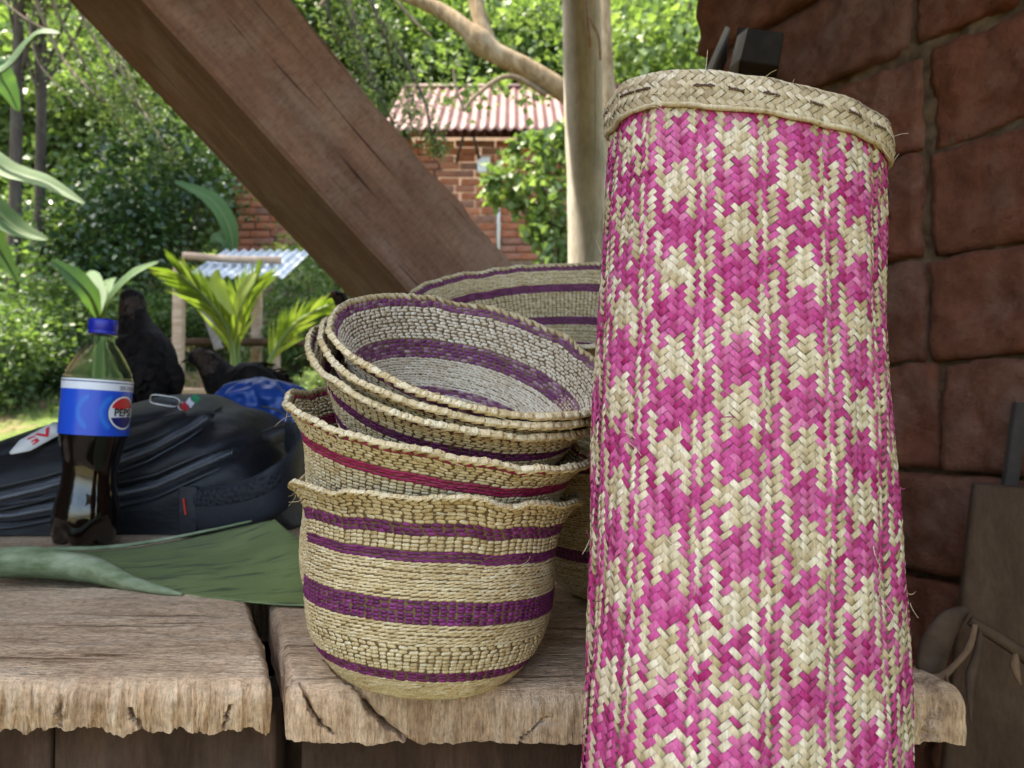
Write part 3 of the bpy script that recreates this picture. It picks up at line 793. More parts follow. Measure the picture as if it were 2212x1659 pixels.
du = al[:, None] * sU[None] * cu[:, None] + wd_[:, None] * sW[None] * su[:, None]
dv = -al[:, None] * sU[None] * su[:, None] + wd_[:, None] * sW[None] * cu[:, None]
uc = (bnd * CPB + cloc[lc_]) * cw + rg.normal(0, cw * .02, n); du = du * wcol[:, None]
U_ = uc[:, None] + sgn[:, None] * du
V_ = yc_[:, None] + dv * 1.04 + rg.normal(0, pit * .02, n)[:, None]
Hq = sH[None] * rg.uniform(.9, 1.12, n)[:, None] + (rg.normal(0, .00008, n))[:, None] + rg.normal(0, .00010, n)[:, None] * sW[None] - .0009 * (wcol < .9)[:, None]
PV = matmap(U_, V_, Hq) - moff
rn = np.clip(.5 + (tone - .5) * .75 + rg.normal(0, .12, n), 0, 1)
for nm, msk, mt in (('pink_strips', pinkmask, 'pink_mat'), ('straw_strips', ~pinkmask, 'straw_mat')):
    q = PV[msk]; o = (np.arange(len(q)) * (nu_ * nw_))[:, None, None]
    tag(nobj(nm, q.reshape(-1, 3), (SF[None] + o).reshape(-1, 4), M[mt], mat_root, True, {'rnd': np.repeat(rn[msk], nu_ * nw_)}), kind='stuff')
# inner layer
uu = np.linspace(0, PERI, 180, endpoint=False); vv = np.linspace(.01, MAT_TOP - .003, 70)
A, B = np.meshgrid(uu, vv, indexing='ij')
Vm = np.concatenate([(matmap(A, B, 0 * A - .0006) - moff).reshape(-1, 3), (matmap(A, B, 0 * A - .004) - moff).reshape(-1, 3)])
nobj('inner_layer', Vm, [gridF(180, 70, True), gridF(180, 70, True, False, 180 * 70)[:, ::-1]], M['warp_dark'], mat_root)
# plaited edge band folded over the top: chevron rows running round
BH = .0158
nb_rows = 4; rh = BH / nb_rows * .98
bw = rh / .86
bc = int(PERI / bw)
bw = PERI / bc
bi, bj = np.meshgrid(np.arange(bc), np.arange(nb_rows + 1), indexing='ij'); bi = bi.ravel(); bj = bj.ravel()
nB = len(bi)
s2 = rh / math.sqrt(2)
al = s2 * 1.12 * rg.uniform(.95, 1.08, nB); wd_ = s2 * .5 * rg.uniform(.84, 1.0, nB)
sg2 = np.where(bj % 2 == 0, 1.0, -1.0)
ang = R(45) + rg.normal(0, .04, nB)
du = al[:, None] * sU[None] * np.cos(ang)[:, None] + wd_[:, None] * sW[None] * np.sin(ang)[:, None]
dv = -al[:, None] * sU[None] * np.sin(ang)[:, None] + wd_[:, None] * sW[None] * np.cos(ang)[:, None]
uc = (bi + .5 * (bj % 2)) * bw
top_wave = lambda u: .0016 * n1(u * 40, 77)
V0 = MAT_TOP - bj * rh * 1.0
U_ = uc[:, None] + du / .86
Vv = V0[:, None] + sg2[:, None] * dv * 1.0 + top_wave(U_)
wv = np.clip((MAT_TOP - Vv) / BH, 0, 1)
over = np.clip(Vv - MAT_TOP, 0, None)
Hb = sH[None] * 1.1 * rg.uniform(.8, 1.25, nB)[:, None] + .0028 + .0012 * np.sin(np.pi * np.clip(wv, 0, 1)) - over * 1.3
Vv = np.minimum(Vv, MAT_TOP + .0012 + 0.25 * over)
PB = matmap(U_, Vv, Hb) - moff
rb = np.clip(.5 + rg.normal(0, .24, nB), 0, 1)
o = (np.arange(nB) * (nu_ * nw_))[:, None, None]
band = nobj('edge_band', PB.reshape(-1, 3), (SF[None] + o).reshape(-1, 4), M['straw_band'], mat_root, True, {'rnd': np.repeat(rb, nu_ * nw_)})
tag(band, 'plaited straw band folded over the top edge', None, None, 'stuff')
# backing of the band and rolled lower hem
vv = np.linspace(MAT_TOP - BH - .0015, MAT_TOP + .0006, 8); A, B = np.meshgrid(uu, vv, indexing='ij')
hb = .0012 + .0012 * np.sin(np.pi * (MAT_TOP - B) / BH).clip(0, 1)
Vb = np.concatenate([(matmap(A, B + top_wave(A), hb) - moff).reshape(-1, 3), (matmap(A, B + top_wave(A), 0 * A - .005) - moff).reshape(-1, 3)])
q0 = np.arange(180) * 8 + 7; q1 = (np.arange(180) + 1) % 180 * 8 + 7
nobj('band_lining', Vb, [gridF(180, 8, True), gridF(180, 8, True, False, 1440)[:, ::-1], np.stack([q0, q1, q1 + 1440, q0 + 1440], 1)], M['warp'], mat_root)  # dark lining stands in for shade between the band strips
us = np.linspace(0, PERI, 300)
hem = matmap(us, np.full(300, MAT_TOP - BH - .0012) + top_wave(us) * 1.5 + .0008 * n1(us * 90, 5), np.full(300, .0022)) - moff
mb = MB(); mb.tube(hem, .0015 * (1 + .2 * n1(us * 300, 6)), 8, False)
mb.build('band_hem', M['straw_band'], mat_root, True)
# dark running stitches
def u_at_px(px):    # find front u for a pixel column
    best = None
    for u in np.linspace(0, PERI, 900):
        p = matmap(np.array(u), np.array(MAT_TOP - .01), np.array(0.0))
        if p[1] > .44 + .06: continue
        x = CX + p[0] / p[1] * F
        # front half only: outward normal facing the camera
        pe = matmap(np.array(u), np.array(MAT_TOP - .01), np.array(.002))
        if (pe - p)[1] > 0.0002: continue
        if best is None or abs(x - px) < best[0]: best = (abs(x - px), u)
    return best[1]
for k, px in enumerate((1372, 1405, 1525, 1592, 1665, 1760, 1840, 1890, 1330)):
    u0 = u_at_px(px); un = u0 + np.linspace(-.0050, .0050, 14) * rg.uniform(.6, 1.1)
    for q in (0, 1):
        ph = q * np.pi
        pts = matmap(un, MAT_TOP - .0085 + .0004 * np.sin(np.arange(14) * 1.4 + ph) + (np.arange(14) - 7) * rg.uniform(-.0001, .0001), .0050 + .0004 * np.cos(np.arange(14) * 1.4 + ph) - .0022 * (np.abs(np.arange(14) - 6.5) > 6)) - moff
        if q == 0: mb = MB()
        mb.tube(pts, .00042, 5)
    mb.build('stitch', M['thread'], mat_root, True)
# loose fibres
mb = MB(); mb2 = MB()
for k in range(150):
    u = rg.uniform(0, PERI); v0 = rg.uniform(.55, MAT_TOP - .002) if k < 110 else rg.uniform(MAT_TOP - .02, MAT_TOP)
    Lf = rg.uniform(.003, .011) * (1.6 if rg.random() < .12 else 1)
    t = np.linspace(0, 1, 6); a = rg.uniform(0, 6.28); bend = rg.normal(0, .5)
    pts = matmap(u + Lf * t * np.cos(a + bend * t), v0 + Lf * t * np.sin(a + bend * t), .0012 + Lf * .45 * t ** 1.5 + (.003 if v0 > MAT_TOP - .02 else 0)) - moff
    (mb if rg.random() < .6 or v0 > MAT_TOP - .03 else mb2).tube(pts, np.linspace(.00028, .00010, 6), 4)
tag(mb.build('loose_fibres', M['straw_mat'], mat_root, True), kind='stuff')
tag(mb2.build('loose_fibres', M['pink_mat'], mat_root, True), kind='stuff')

# ================================================================== things on the bench
# ------------------------------------------------------------------ bottle
M['pet'] = None
m, nt, N_, L_, b_ = newmat('clear plastic'); setp(b_, .04, .5); b_.inputs['Base Color'].default_value = (.98, .99, .98, 1); b_.inputs['Transmission Weight'].default_value = 1; b_.inputs['IOR'].default_value = 1.04
tb_ = N_.new('ShaderNodeBsdfTransparent'); tb_.inputs[0].default_value = (.98, .99, .98, 1); msx = N_.new('ShaderNodeMixShader'); msx.inputs[0].default_value = .6
L_.new(b_.outputs[0], msx.inputs[1]); L_.new(tb_.outputs[0], msx.inputs[2]); L_.new(msx.outputs[0], N_['Material Output'].inputs[0])
M['pet'] = m
m, nt, N_, L_, b_ = newmat('dark cola'); setp(b_, .08, .5); b_.inputs['Base Color'].default_value = (.010, .004, .003, 1); b_.inputs['Coat Weight'].default_value = .6; b_.inputs['Coat Roughness'].default_value = .03
M['cola'] = m
M['cap'] = plain('blue cap', (.012, .022, .33), .35, .5, 0, .06, 60)
M['lab_blue'] = plain('label blue', (.013, .085, .60), .3, .5, 0, .06, 12)
M['lab_white'] = plain('label white', (.80, .82, .85), .35, .5, 0, .03, 12)
M['lab_navy'] = plain('label navy', (.012, .012, .14), .35, .5, 0, .03, 12)
M['lab_red'] = plain('label red', (.62, .025, .035), .35, .5, 0, .03, 12)
M['lab_black'] = plain('label black', (.008, .008, .010), .4, .4, 0, .03, 12)
M['lab_cyan'] = plain('label light blue', (.03, .30, .85), .35, .5, 0, .03, 12)
bot = empty('soda_bottle')
bbase = T(148, 1187, .7560); bbase[1] += .030; bbase[2] = .7565
bot.location = tuple(bbase); bot.rotation_euler = (R(-1.0), R(3.6), 0)
tag(bot, 'plastic cola bottle with blue cap and blue label, half full, beside the backpack', 'bottle')
# profile (r, z)
pf = [(.020, .000), (.030, .002), (.0335, .012), (.0345, .026), (.0335, .042), (.0300, .062), (.0285, .078), (.0290, .092), (.0322, .108), (.0352, .122), (.0356, .130),
      (.0356, .182), (.0350, .188), (.0325, .197), (.0270, .208), (.0200, .219), (.0145, .2265), (.0132, .230), (.0132, .2345)]
pp = smooth_path([(a, b, 0) for a, b in pf], 90)[:, :2]
def bottle_surf(prof, shrink, n=60, z0=0, z1=9):
    a = np.linspace(0, 2 * np.pi, n, endpoint=False)
    pr = prof[(prof[:, 1] >= z0) & (prof[:, 1] <= z1)]
    A, I = np.meshgrid(a, np.arange(len(pr)))
    r = pr[I, 0] - shrink; z = pr[I, 1]
    foot = np.clip(1 - z / .030, 0, 1)
    r = r * (1 - .16 * foot * (np.abs(np.sin(A * 2.5)) ** 3)); z = z + .010 * foot * (1 - np.clip(r / .03, 0, 1) ** 2) * 0 + .006 * foot * np.abs(np.sin(A * 2.5)) ** 3
    z = np.maximum(z, shrink * .5)
    facet = np.clip((z - .186) / .01, 0, 1) * np.clip((.222 - z) / .01, 0, 1)
    r = r * (1 + .010 * facet * np.cos(A * 9))
    return np.stack([r * np.cos(A), r * np.sin(A), z], -1).reshape(-1, 3), len(pr), n
V, k, n = bottle_surf(pp, 0)
nobj('bottle_body', V, [gridF(k, n, False, True)[:, ::-1], np.array([list(range(n))[::-1]])], M['pet'], bot)
V, k, n = bottle_surf(pp, .0009, z1=.1835)
nobj('cola', V, [gridF(k, n, False, True)[:, ::-1], np.array([list(range(n))[::-1]]), np.array([[(k - 1) * n + i for i in range(n)]])], M['cola'], bot)
# neck ring, cap
def lathe(prof, n=48, ripple=None):
    pr = np.array(prof); a = np.linspace(0, 2 * np.pi, n, endpoint=False); A, I = np.meshgrid(a, np.arange(len(pr)))
    r = pr[I, 0].copy()
    if ripple: r = r * (1 + ripple[0] * (np.cos(A * ripple[1]) > 0) * ((pr[I, 1] > ripple[2]) & (pr[I, 1] < ripple[3])))
    return np.stack([r * np.cos(A), r * np.sin(A), pr[I, 1]], -1).reshape(-1, 3), [gridF(len(pr), n, False, True)[:, ::-1]]
V, fs = lathe([(.0130, .2335), (.0162, .2345), (.0162, .2358), (.0130, .2366)]); nobj('neck_ring', V, fs, M['pet'], bot)
V, fs = lathe([(.0128, .2366), (.0152, .2368), (.0153, .2398), (.0146, .2402), (.0150, .2408), (.0152, .2500), (.0148, .2530), (.0136, .2540), (.0001, .2540)], 96, (.02, 48, .241, .2525))
nobj('cap', V, fs, M['cap'], bot)
# label, wrapped
LR = .0360; LZ0, LZ1 = .1235, .1850
def wrap(xy, dr=0.0, az=0.0):         # xy in metres on the label, x to the right; az angle of the centre (0 = facing camera)
    xy = np.asarray(xy, float); a = -np.pi / 2 + az + xy[:, 0] / LR
    # label tapers with the shoulder slightly
    return np.stack([(LR + dr) * np.cos(a), (LR + dr) * np.sin(a), xy[:, 1]], 1)
def ring_band(z0, z1, dr, name, mat, parent):
    n = 80; x = np.linspace(0, 2 * np.pi * LR, n, endpoint=False)
    zs = np.linspace(z0, z1, 5)
    V = np.concatenate([wrap(np.stack([x, np.full(n, z)], 1), dr) for z in zs])
    return nobj(name, V, gridF(5, n, False, True), mat, parent)
lab = ring_band(LZ0, LZ1, 0, 'label', M['lab_blue'], bot)
ring_band(.1735, LZ1, .00025, 'white_band', M['lab_white'], lab)
ring_band(.1818, .1829, .0004, 'stripe', M['lab_navy'], lab)
def poly(name, pts, dr, az, mat):
    # fan triangulated via bmesh so that concave outlines work
    bm = bmesh.new(); vs = [bm.verts.new((p[0], p[1], 0)) for p in pts]; f = bm.faces.new(vs)
    bmesh.ops.triangulate(bm, faces=[f]); 
    for _ in range(2): bmesh.ops.subdivide_edges(bm, edges=[e for e in bm.edges if e.calc_length() > .004], cuts=1)
    bmesh.ops.triangulate(bm, faces=bm.faces[:])
    bm.verts.index_update()
    xy = np.array([(v.co.x, v.co.y) for v in bm.verts]); fs = np.array([[v.index for v in q.verts] for q in bm.faces]); bm.free()
    return nobj(name, wrap(xy, dr, az), fs, mat, lab, False)
EA = R(78); EZ = .1495; ER = .0195
ca = np.linspace(0, 2 * np.pi, 72, endpoint=False)
circ = lambda r: np.stack([r * np.cos(ca), EZ + r * np.sin(ca)], 1)
poly('emblem_outline', circ(ER), .0003, EA, M['lab_black'])
poly('emblem_ring', circ(ER * .96), .0005, EA, M['lab_white'])
def seg(r, upper):
    t = np.linspace(-1, 1, 40); off = .34 * r
    w = lambda q: .10 * r * np.sin(np.pi * q)
    if upper:
        xx = t * r * .93; lowz = EZ + off + w(t) * .9
        a = np.linspace(0, np.pi, 50); arc = np.stack([r * np.cos(a), EZ + r * np.sin(a)], 1)
        arc = arc[arc[:, 1] > EZ + off + .9 * .10 * r * np.sin(np.pi * arc[:, 0] / (r * .93)) + 1e-5]
        edge = np.stack([xx, lowz], 1); edge = edge[np.hypot(edge[:, 0], edge[:, 1] - EZ) < r]
    else:
        xx = -t * r * .93; lowz = EZ - off + w(xx / (r * .93)) * .9
        a = np.linspace(np.pi, 2 * np.pi, 50); arc = np.stack([r * np.cos(a), EZ + r * np.sin(a)], 1)
        arc = arc[arc[:, 1] < EZ - off + .9 * .10 * r * np.sin(np.pi * arc[:, 0] / (r * .93)) - 1e-5]
        edge = np.stack([xx, lowz], 1); edge = edge[np.hypot(edge[:, 0], edge[:, 1] - EZ) < r]
    return np.concatenate([arc, edge])
poly('emblem_red', seg(ER * .86, True), .0007, EA, M['lab_red'])
poly('emblem_navy', seg(ER * .86, False), .0007, EA, M['lab_navy'])
def text_part(name, body, size, x, z, az, mat, dr, bold=.0, sx=1.0):
    cu = bpy.data.curves.new('txt', 'FONT'); cu.body = body; cu.size = size; cu.align_x = 'CENTER'; cu.align_y = 'CENTER'; cu.offset = bold; cu.resolution_u = 3
    ob = bpy.data.objects.new('txt', cu); COL.objects.link(ob)
    dg = bpy.context.evaluated_depsgraph_get(); me = bpy.data.meshes.new_from_object(ob.evaluated_get(dg))
    V = np.array([v.co[:] for v in me.vertices]); fs = [list(p.vertices) for p in me.polygons]
    bpy.data.objects.remove(ob); bpy.data.curves.remove(cu); bpy.data.meshes.remove(me)
    return V[:, :2] * np.array((sx, 1)) + np.array((x, z)), fs
xy, fs = text_part('', 'PEPSI', .0115, 0, EZ, 0, None, 0, .00035, 1.0)
nobj('lettering', wrap(xy, .0009, EA), fs, M['lab_black'], lab, False)
xy, fs = text_part('', '20% EXTRA', .0062, 0, .1768, 0, None, 0, .00008, .82)
nobj('small_lettering', wrap(xy, .0006, EA + .12), fs, M['lab_navy'], lab, False)
mb = MB()
for cofs in (-.0145, .0085):
    for i in range(-9, 8):
        for j in range(-17, 18):
            x = (i + .5 * (j % 2)) * .00135; z = j * .00118
            rr_ = math.hypot(x - .0125, z * .9); e = math.exp(-((rr_ - .0165) / .0036) ** 2)
            if abs(z) > .0195 or e < .2 or x > .006: continue
            r = .00056 * e; a = np.linspace(0, 2 * np.pi, 6, endpoint=False)
            mb.add(wrap(np.stack([x + cofs + r * np.cos(a), EZ + z + r * np.sin(a)], 1), .0003, R(30)), [list(range(6))])
tag(mb.build('dots', M['lab_cyan'], lab), kind='stuff')

# ------------------------------------------------------------------ green leaf on the bench
m, nt, N_, L_, b_ = newmat('cut banana leaf'); setp(b_, .45, .4)
v = coords(nt, (1, 1, 1))
wv = noise(nt, coords(nt, (6, 60, 20), (0, 0, R(8))), 3, 6, .6)
c = ramp(nt, noise(nt, v, 12, 5), [(.3, (.12, .16, .050)), (.7, (.195, .24, .085))])
c = mix(nt, ramp(nt, wv, [(.53, (0, 0, 0)), (.62, (.8,) * 3)]), c, (.045, .060, .035))
rib = N_.new('ShaderNodeTexWave'); rib.inputs['Scale'].default_value = 95; rib.bands_direction = 'Y'; rib.inputs['Distortion'].default_value = .6; L_.new(coords(nt, (.12, 1, 1), (0, 0, R(6))), rib.inputs[0])
c = mix(nt, .45, c, ramp(nt, rib.outputs['Fac'], [(.2, (.6, .6, .5)), (.7, (1, 1, 1))]), 'MULTIPLY')
L_.new(c, b_.inputs['Base Color']); bump(nt, rib.outputs['Fac'], .35, .0008, b_)
M['leafcut'] = m
m, nt, N_, L_, b_ = newmat('leaf underside'); setp(b_, .6, .3)
c = ramp(nt, noise(nt, coords(nt, (1, 3, 3)), 22, 6, .65), [(.32, (.09, .12, .05)), (.5, (.19, .23, .12)), (.68, (.30, .33, .21))])
L_.new(c, b_.inputs['Base Color']); bump(nt, noise(nt, coords(nt, (3, 60, 60)), 4, 4), .4, .001, b_)
M['leafunder'] = m
lf = empty('banana_leaf', (-.3, .7, .755)); lo = np.array(lf.location)
tag(lf, 'cut green banana leaf with a curled edge lying across the bench slabs', 'leaf')
front = smooth_path([T(-60, 1232, .757), T(200, 1252, .757), T(390, 1281, .757), T(570, 1303, .757), T(700, 1306, .757), T(790, 1290, .757)], 60)
back = smooth_path([T(-60, 1192, .758), T(190, 1192, .760), T(320, 1178, .764), T(450, 1153, .774), T(583, 1124, .794), T(585, 1125, .794)], 60)
# right edge runs from back corner to the front right corner
u = np.linspace(0, 1, 60)[:, None, None]; w = np.linspace(0, 1, 34)[None, :, None]
S_ = front[:, None] * (1 - w) + back[:, None] * w
arch = np.sin(np.pi * w[..., 0]) * (.004 + .004 * u[..., 0]); wavy = .003 * fbm(np.stack([S_[..., 0] * 12, S_[..., 1] * 12, 0 * S_[..., 0]], -1), 3, 3)
S_[..., 2] += arch * .8 + wavy * np.sin(np.pi * np.clip(w[..., 0], .15, .9)) - np.clip(1 - w[..., 0] / .12, 0, 1) * .001
S_[..., 2] = np.maximum(S_[..., 2], .7568)
lm = nobj('leaf_blade', (S_ - lo).reshape(-1, 3), gridF(60, 34), M['leafcut'], lf)
mod = lm.modifiers.new('t', 'SOLIDIFY'); mod.thickness = .0006
# curl along the front left edge: tapering open roll
ax = smooth_path([T(-70, 1218, .770), T(60, 1212, .773), T(190, 1226, .770), T(290, 1260, .763), T(395, 1284, .758)], 50)
tt = np.linspace(0, 1, 50)
rad = np.interp(tt, [0, .2, .5, .8, 1], [.013, .0150, .0130, .0055, .0012])
ph = np.linspace(-.5 * np.pi, 1.25 * np.pi, 22)
Vc = []
for i in range(50):
    tdir = ax[min(i + 1, 49)] - ax[max(i - 1, 0)]; tdir /= np.linalg.norm(tdir)
    side = np.cross(tdir, (0, 0, 1)); side /= np.linalg.norm(side); upv = np.cross(side, tdir)
    rr_ = rad[i] * (1 - .28 * (ph + .5 * np.pi) / (1.75 * np.pi)) * (1 + .16 * n1(ph * 1.5 + i * .12, 4) + .09 * n1(ph * 4 + i * .5, 9))
    Vc.append(ax[i] + (np.cos(ph) * rr_)[:, None] * side + (np.sin(ph) * rr_)[:, None] * upv)
Vc = np.array(Vc); Vc[..., 2] = np.maximum(Vc[..., 2], .7566)
cm = nobj('curled_edge', (Vc - lo).reshape(-1, 3), gridF(50, 22), M['leafunder'], lf)
mod = cm.modifiers.new('t', 'SOLIDIFY'); mod.thickness = .0006
mb = MB(); mb.tube(np.array([back[k] + (0, -.001, .0035) for k in range(8, 44)]) - lo, np.linspace(.0028, .0012, 36), 7)
mb.build('folded_rib', M['leafunder'], lf, True)

# ------------------------------------------------------------------ black backpack
m, nt, N_, L_, b_ = newmat('black nylon'); setp(b_, .5, .38)
w1_ = noise(nt, coords(nt), 700, 3); w2_ = noise(nt, coords(nt, (1, 3, 3)), 11, 4)
L_.new(ramp(nt, w1_, [(.3, (.0042, .0046, .0062)), (.7, (.0095, .0105, .0135))]), b_.inputs['Base Color'])
ad = N_.new('ShaderNodeMath'); ad.operation = 'MULTIPLY_ADD'; L_.new(w2_, ad.inputs[0]); ad.inputs[1].default_value = 6; L_.new(w1_, ad.inputs[2]); bump(nt, ad.outputs[0], .5, .0012, b_)
M['nylon'] = m
M['zip'] = plain('zip tape', (.022, .024, .029), .45, .5, 0, .1, 300)
M['teeth'] = plain('zip teeth', (.16, .165, .175), .3, .6, .3, .2, 800)
M['chrome'] = plain('worn chrome', (.45, .44, .42), .25, .6, 1.0, .1, 200)
m, nt, N_, L_, b_ = newmat('padded mesh strap'); setp(b_, .7, .3)
vo = N_.new('ShaderNodeTexVoronoi'); vo.inputs['Scale'].default_value = 190; L_.new(coords(nt), vo.inputs[0])
L_.new(ramp(nt, vo.outputs['Distance'], [(.15, (.004, .004, .006)), (.5, (.017, .019, .024))]), b_.inputs['Base Color']); bump(nt, vo.outputs['Distance'], .8, .002, b_)
M['strapmesh'] = m
M['strap'] = plain('strap webbing', (.014, .016, .022), .6, .35, 0, .2, 400, .0004)
M['redstitch'] = plain('red stitching', (.55, .03, .02), .6, .3, 0, .2, 500)
bpk = empty('backpack', (-.45, 1.1, .7548)); bo = np.array(bpk.location)
tag(bpk, 'black nylon backpack with zips and a padded strap lying behind the bottle', 'backpack')
BD = 1.03
top_px = [(-260, 1010), (-120, 985), (0, 962), (60, 945), (130, 918), (200, 897), (270, 880), (330, 864), (380, 852), (430, 848), (470, 856), (500, 876), (540, 881), (560, 888), (590, 912), (622, 950), (650, 998), (676, 1055), (690, 1105), (694, 1150)]
tx = np.array([P(a, b, 1.10)[0] for a, b in top_px]); tz = np.array([P(a, b, 1.10)[2] for a, b in top_px])
yfx = np.array([-.9, -.62, -.5, -.28, -.26]); yfv = np.array([.955, .945, .94, .93, .985])
nx_, ns_ = 150, 64
xs = np.linspace(tx[0], tx[-1], nx_)
ztop = np.interp(xs, tx, tz); ztop = np.convolve(np.pad(ztop, 3, 'edge'), np.ones(7) / 7, 'valid')
ph = np.linspace(0, np.pi, ns_)
A_, PH = np.meshgrid(xs, ph, indexing='ij'); ZT = np.interp(A_, xs, ztop)
endt = np.clip((xs[-1] - A_) / .075, 0, 1); endl = np.clip((A_ - xs[0]) / .06, 0, 1)
endk = np.sqrt(np.clip(1 - (1 - endt) ** 2, 0, 1)) * np.sqrt(np.clip(1 - (1 - endl) ** 2, 0, 1))
hw_ = (.165) * (.35 + .65 * endk)
ex = 2.6
cy = np.sign(np.cos(PH)) * np.abs(np.cos(PH)) ** (2 / ex); cz = np.abs(np.sin(PH)) ** (2 / ex)
Yb = 1.105 - cy * hw_
# front leans back towards the top
Zb = .7555 + (ZT - .7555) * cz * (.06 + .94 * np.clip(endk * 1.25, 0, 1))
# zip lines in z at x (front surface)
def zl(pts, d): return np.array([P(a, b, d)[0] for a, b in pts]), np.array([P(a, b, d)[2] for a, b in pts])
lines = [zl([(-260, 1085), (60, 1068), (180, 1040), (270, 1012), (384, 963), (440, 925), (478, 893), (486, 876), (470, 856)], 1.02),
         zl([(-260, 1118), (100, 1098), (255, 1070), (384, 1040), (500, 986), (602, 927), (640, 940)], 1.0),
         zl([(-260, 1000), (0, 1005), (150, 960), (300, 930), (380, 905), (440, 880), (470, 858)], 1.06)]
frontm = np.clip(np.cos(PH) * 2.2, 0, 1)
for k, (lx, lz) in enumerate(lines):
    g = np.interp(A_, lx, lz); dz = (Zb - g)
    Yb += frontm * (.0115 if k < 2 else .005) * np.exp(-(dz / .0060) ** 2)
    if k < 2: Yb -= frontm * .010 * np.exp(-((dz - .022) / .016) ** 2) + frontm * .006 * np.exp(-((dz + .022) / .016) ** 2)
wr = fbm(np.stack([A_ * 7 + Zb * 20, Zb * 34 - A_ * 10, Yb * 6], -1), 21, 3)
wr2 = 1 - np.abs(vn(np.stack([A_ * 9 + 3 * Zb, (Zb - .32 * A_) * 42, 0 * A_], -1), 23))
Yb -= frontm * (.005 * wr + .006 * (wr2 ** 3) * np.clip((-.52 - A_) / .1, .08, 1)); Zb += .002 * wr * np.sin(PH)
V = np.stack([A_, Yb, Zb], -1) - bo
nobj('bag_body', V.reshape(-1, 3), [gridF(nx_, ns_)[:, ::-1], np.array([list(range(ns_))]), np.array([[(nx_ - 1) * ns_ + i for i in range(ns_)][::-1]])], M['nylon'], bpk)
def on_bag(x, z):      # front surface point
    i = int(np.clip(np.searchsorted(xs, x), 0, nx_ - 1)); half_ = ns_ // 2
    k = int(np.argmin(np.abs(Zb[i, :half_] - z))); return np.array((x, Yb[i, k], z))
for k, (lx, lz) in enumerate(lines[:2]):
    q = np.linspace(lx[0] + .02, lx[-1], 70) if k == 0 else np.linspace(lx[0] + .02, lx[-2], 70)
    pts = np.array([on_bag(a, np.interp(a, lx, lz)) for a in q]); pts[:, 1] = np.convolve(np.pad(pts[:, 1], 3, 'edge'), np.ones(7) / 7, 'valid')
    pts[:, 1] -= .007
    mb = MB(); mb.tube(pts - bo, .0095, 10, True, (.35, 1.0)); z_ = mb.build('zip_tape', M['zip'], bpk, True)
    mb = MB(); q2 = smooth_path(pts, 420)
    for i in range(0, 418, 2): mb.tube(np.array([q2[i] + (0, -.0032, -.0030), q2[i] + (0, -.0050, 0), q2[i] + (0, -.0032, .0030)]) - bo, .0012, 4)
    tag(mb.build('zip_teeth', M['teeth'], z_, True), kind='stuff')
for (lx, lz) in lines[:2]:
    for dz in (.014, -.014):
        q = np.linspace(lx[0] + .02, lx[-2] - .012, 60); pts = np.array([on_bag(a, np.interp(a, lx, lz) + dz) for a in q])
        pts[:, 1] = np.convolve(np.pad(pts[:, 1], 3, 'edge'), np.ones(7) / 7, 'valid') - .002
        mb = MB(); mb.tube(pts - bo, .0021, 6); mb.build('piping', M['zip'], bpk, True)
# right-hand seams
for pts_px in ([(500, 878), (545, 888), (572, 915), (560, 945), (500, 975)], [(640, 1150), (660, 1100), (655, 1040), (640, 985)]):
    pts = smooth_path([on_bag(P(a, b, .98)[0], P(a, b, .98)[2]) + (0, -.001, 0) for a, b in pts_px], 40)
    mb = MB(); mb.tube(pts - bo, .0018, 6); mb.build('piping', M['zip'], bpk, True)
# padded strap looping over the right side
sp_ = smooth_path([P(395, 1098, .925), P(450, 1100, .915), P(520, 1090, .908), P(580, 1068, .908), P(622, 1032, .925), P(643, 990, .965), P(640, 962, 1.01), P(622, 945, 1.05)], 60)
mb = MB(); mb.tube(sp_ - bo, np.interp(np.linspace(0, 1, 60), [0, .5, 1], [.026, .027, .022]), 16, True, (.22, 1.0)); mb.build('strap', M['strap'], bpk, True)
mb = MB(); mb.tube(sp_ - bo + np.array((0, -.0035, .012)), np.interp(np.linspace(0, 1, 60), [0, .5, 1], [.0115, .013, .012]), 12, True, (.28, 1.0)); mb.build('strap_padding', M['strapmesh'], bpk, True)
mb = MB(); mb.box((-.003, -.004, -.030), (.020, .003, .030), None, .002); o = mb.build('strap_anchor', M['nylon'], bpk); o.location = tuple(P(392, 1105, .917) - bo)
mb = MB()
for k in range(7): mb.box((-.0012, -.0008, -.0098 + k * .0028), (.0012, .0008, -.0074 + k * .0028), None, .0004)
o = mb.build('red_stitch', M['redstitch'], bpk); o.location = tuple(P(399, 1094, .9115) - bo); o.rotation_euler = (0, R(-8), 0)
# zip pull and flag tag
def loop_pts(c, w, h, rot, n=40, e=4):
    t = np.linspace(0, 2 * np.pi, n); x = w * np.sign(np.cos(t)) * np.abs(np.cos(t)) ** (2 / e); z = h * np.sign(np.sin(t)) * np.abs(np.sin(t)) ** (2 / e)
    c_, s_ = math.cos(rot), math.sin(rot)
    return np.stack([c[0] + x * c_ - z * s_, np.full(n, c[1]), c[2] + x * s_ + z * c_], 1)
zc = P(356, 866, 1.0); zp = empty('tmp'); bpy.data.objects.remove(zp)
mb = MB(); mb.tube(loop_pts(zc - bo, .0190, .0062, R(-9)), .0013, 6, False)
mb.tube(loop_pts(P(393, 878, .998) - bo, .0045, .0050, R(-9), 24, 2), .0014, 6, False)
pull = mb.build('zip_pull', M['chrome'], bpk, True)
o = obox('pull_insert', zc - bo, (.0150, 0, -.0024), (0, .0012, 0), (.0005, 0, .0032), M['zip'], pull, .0006)
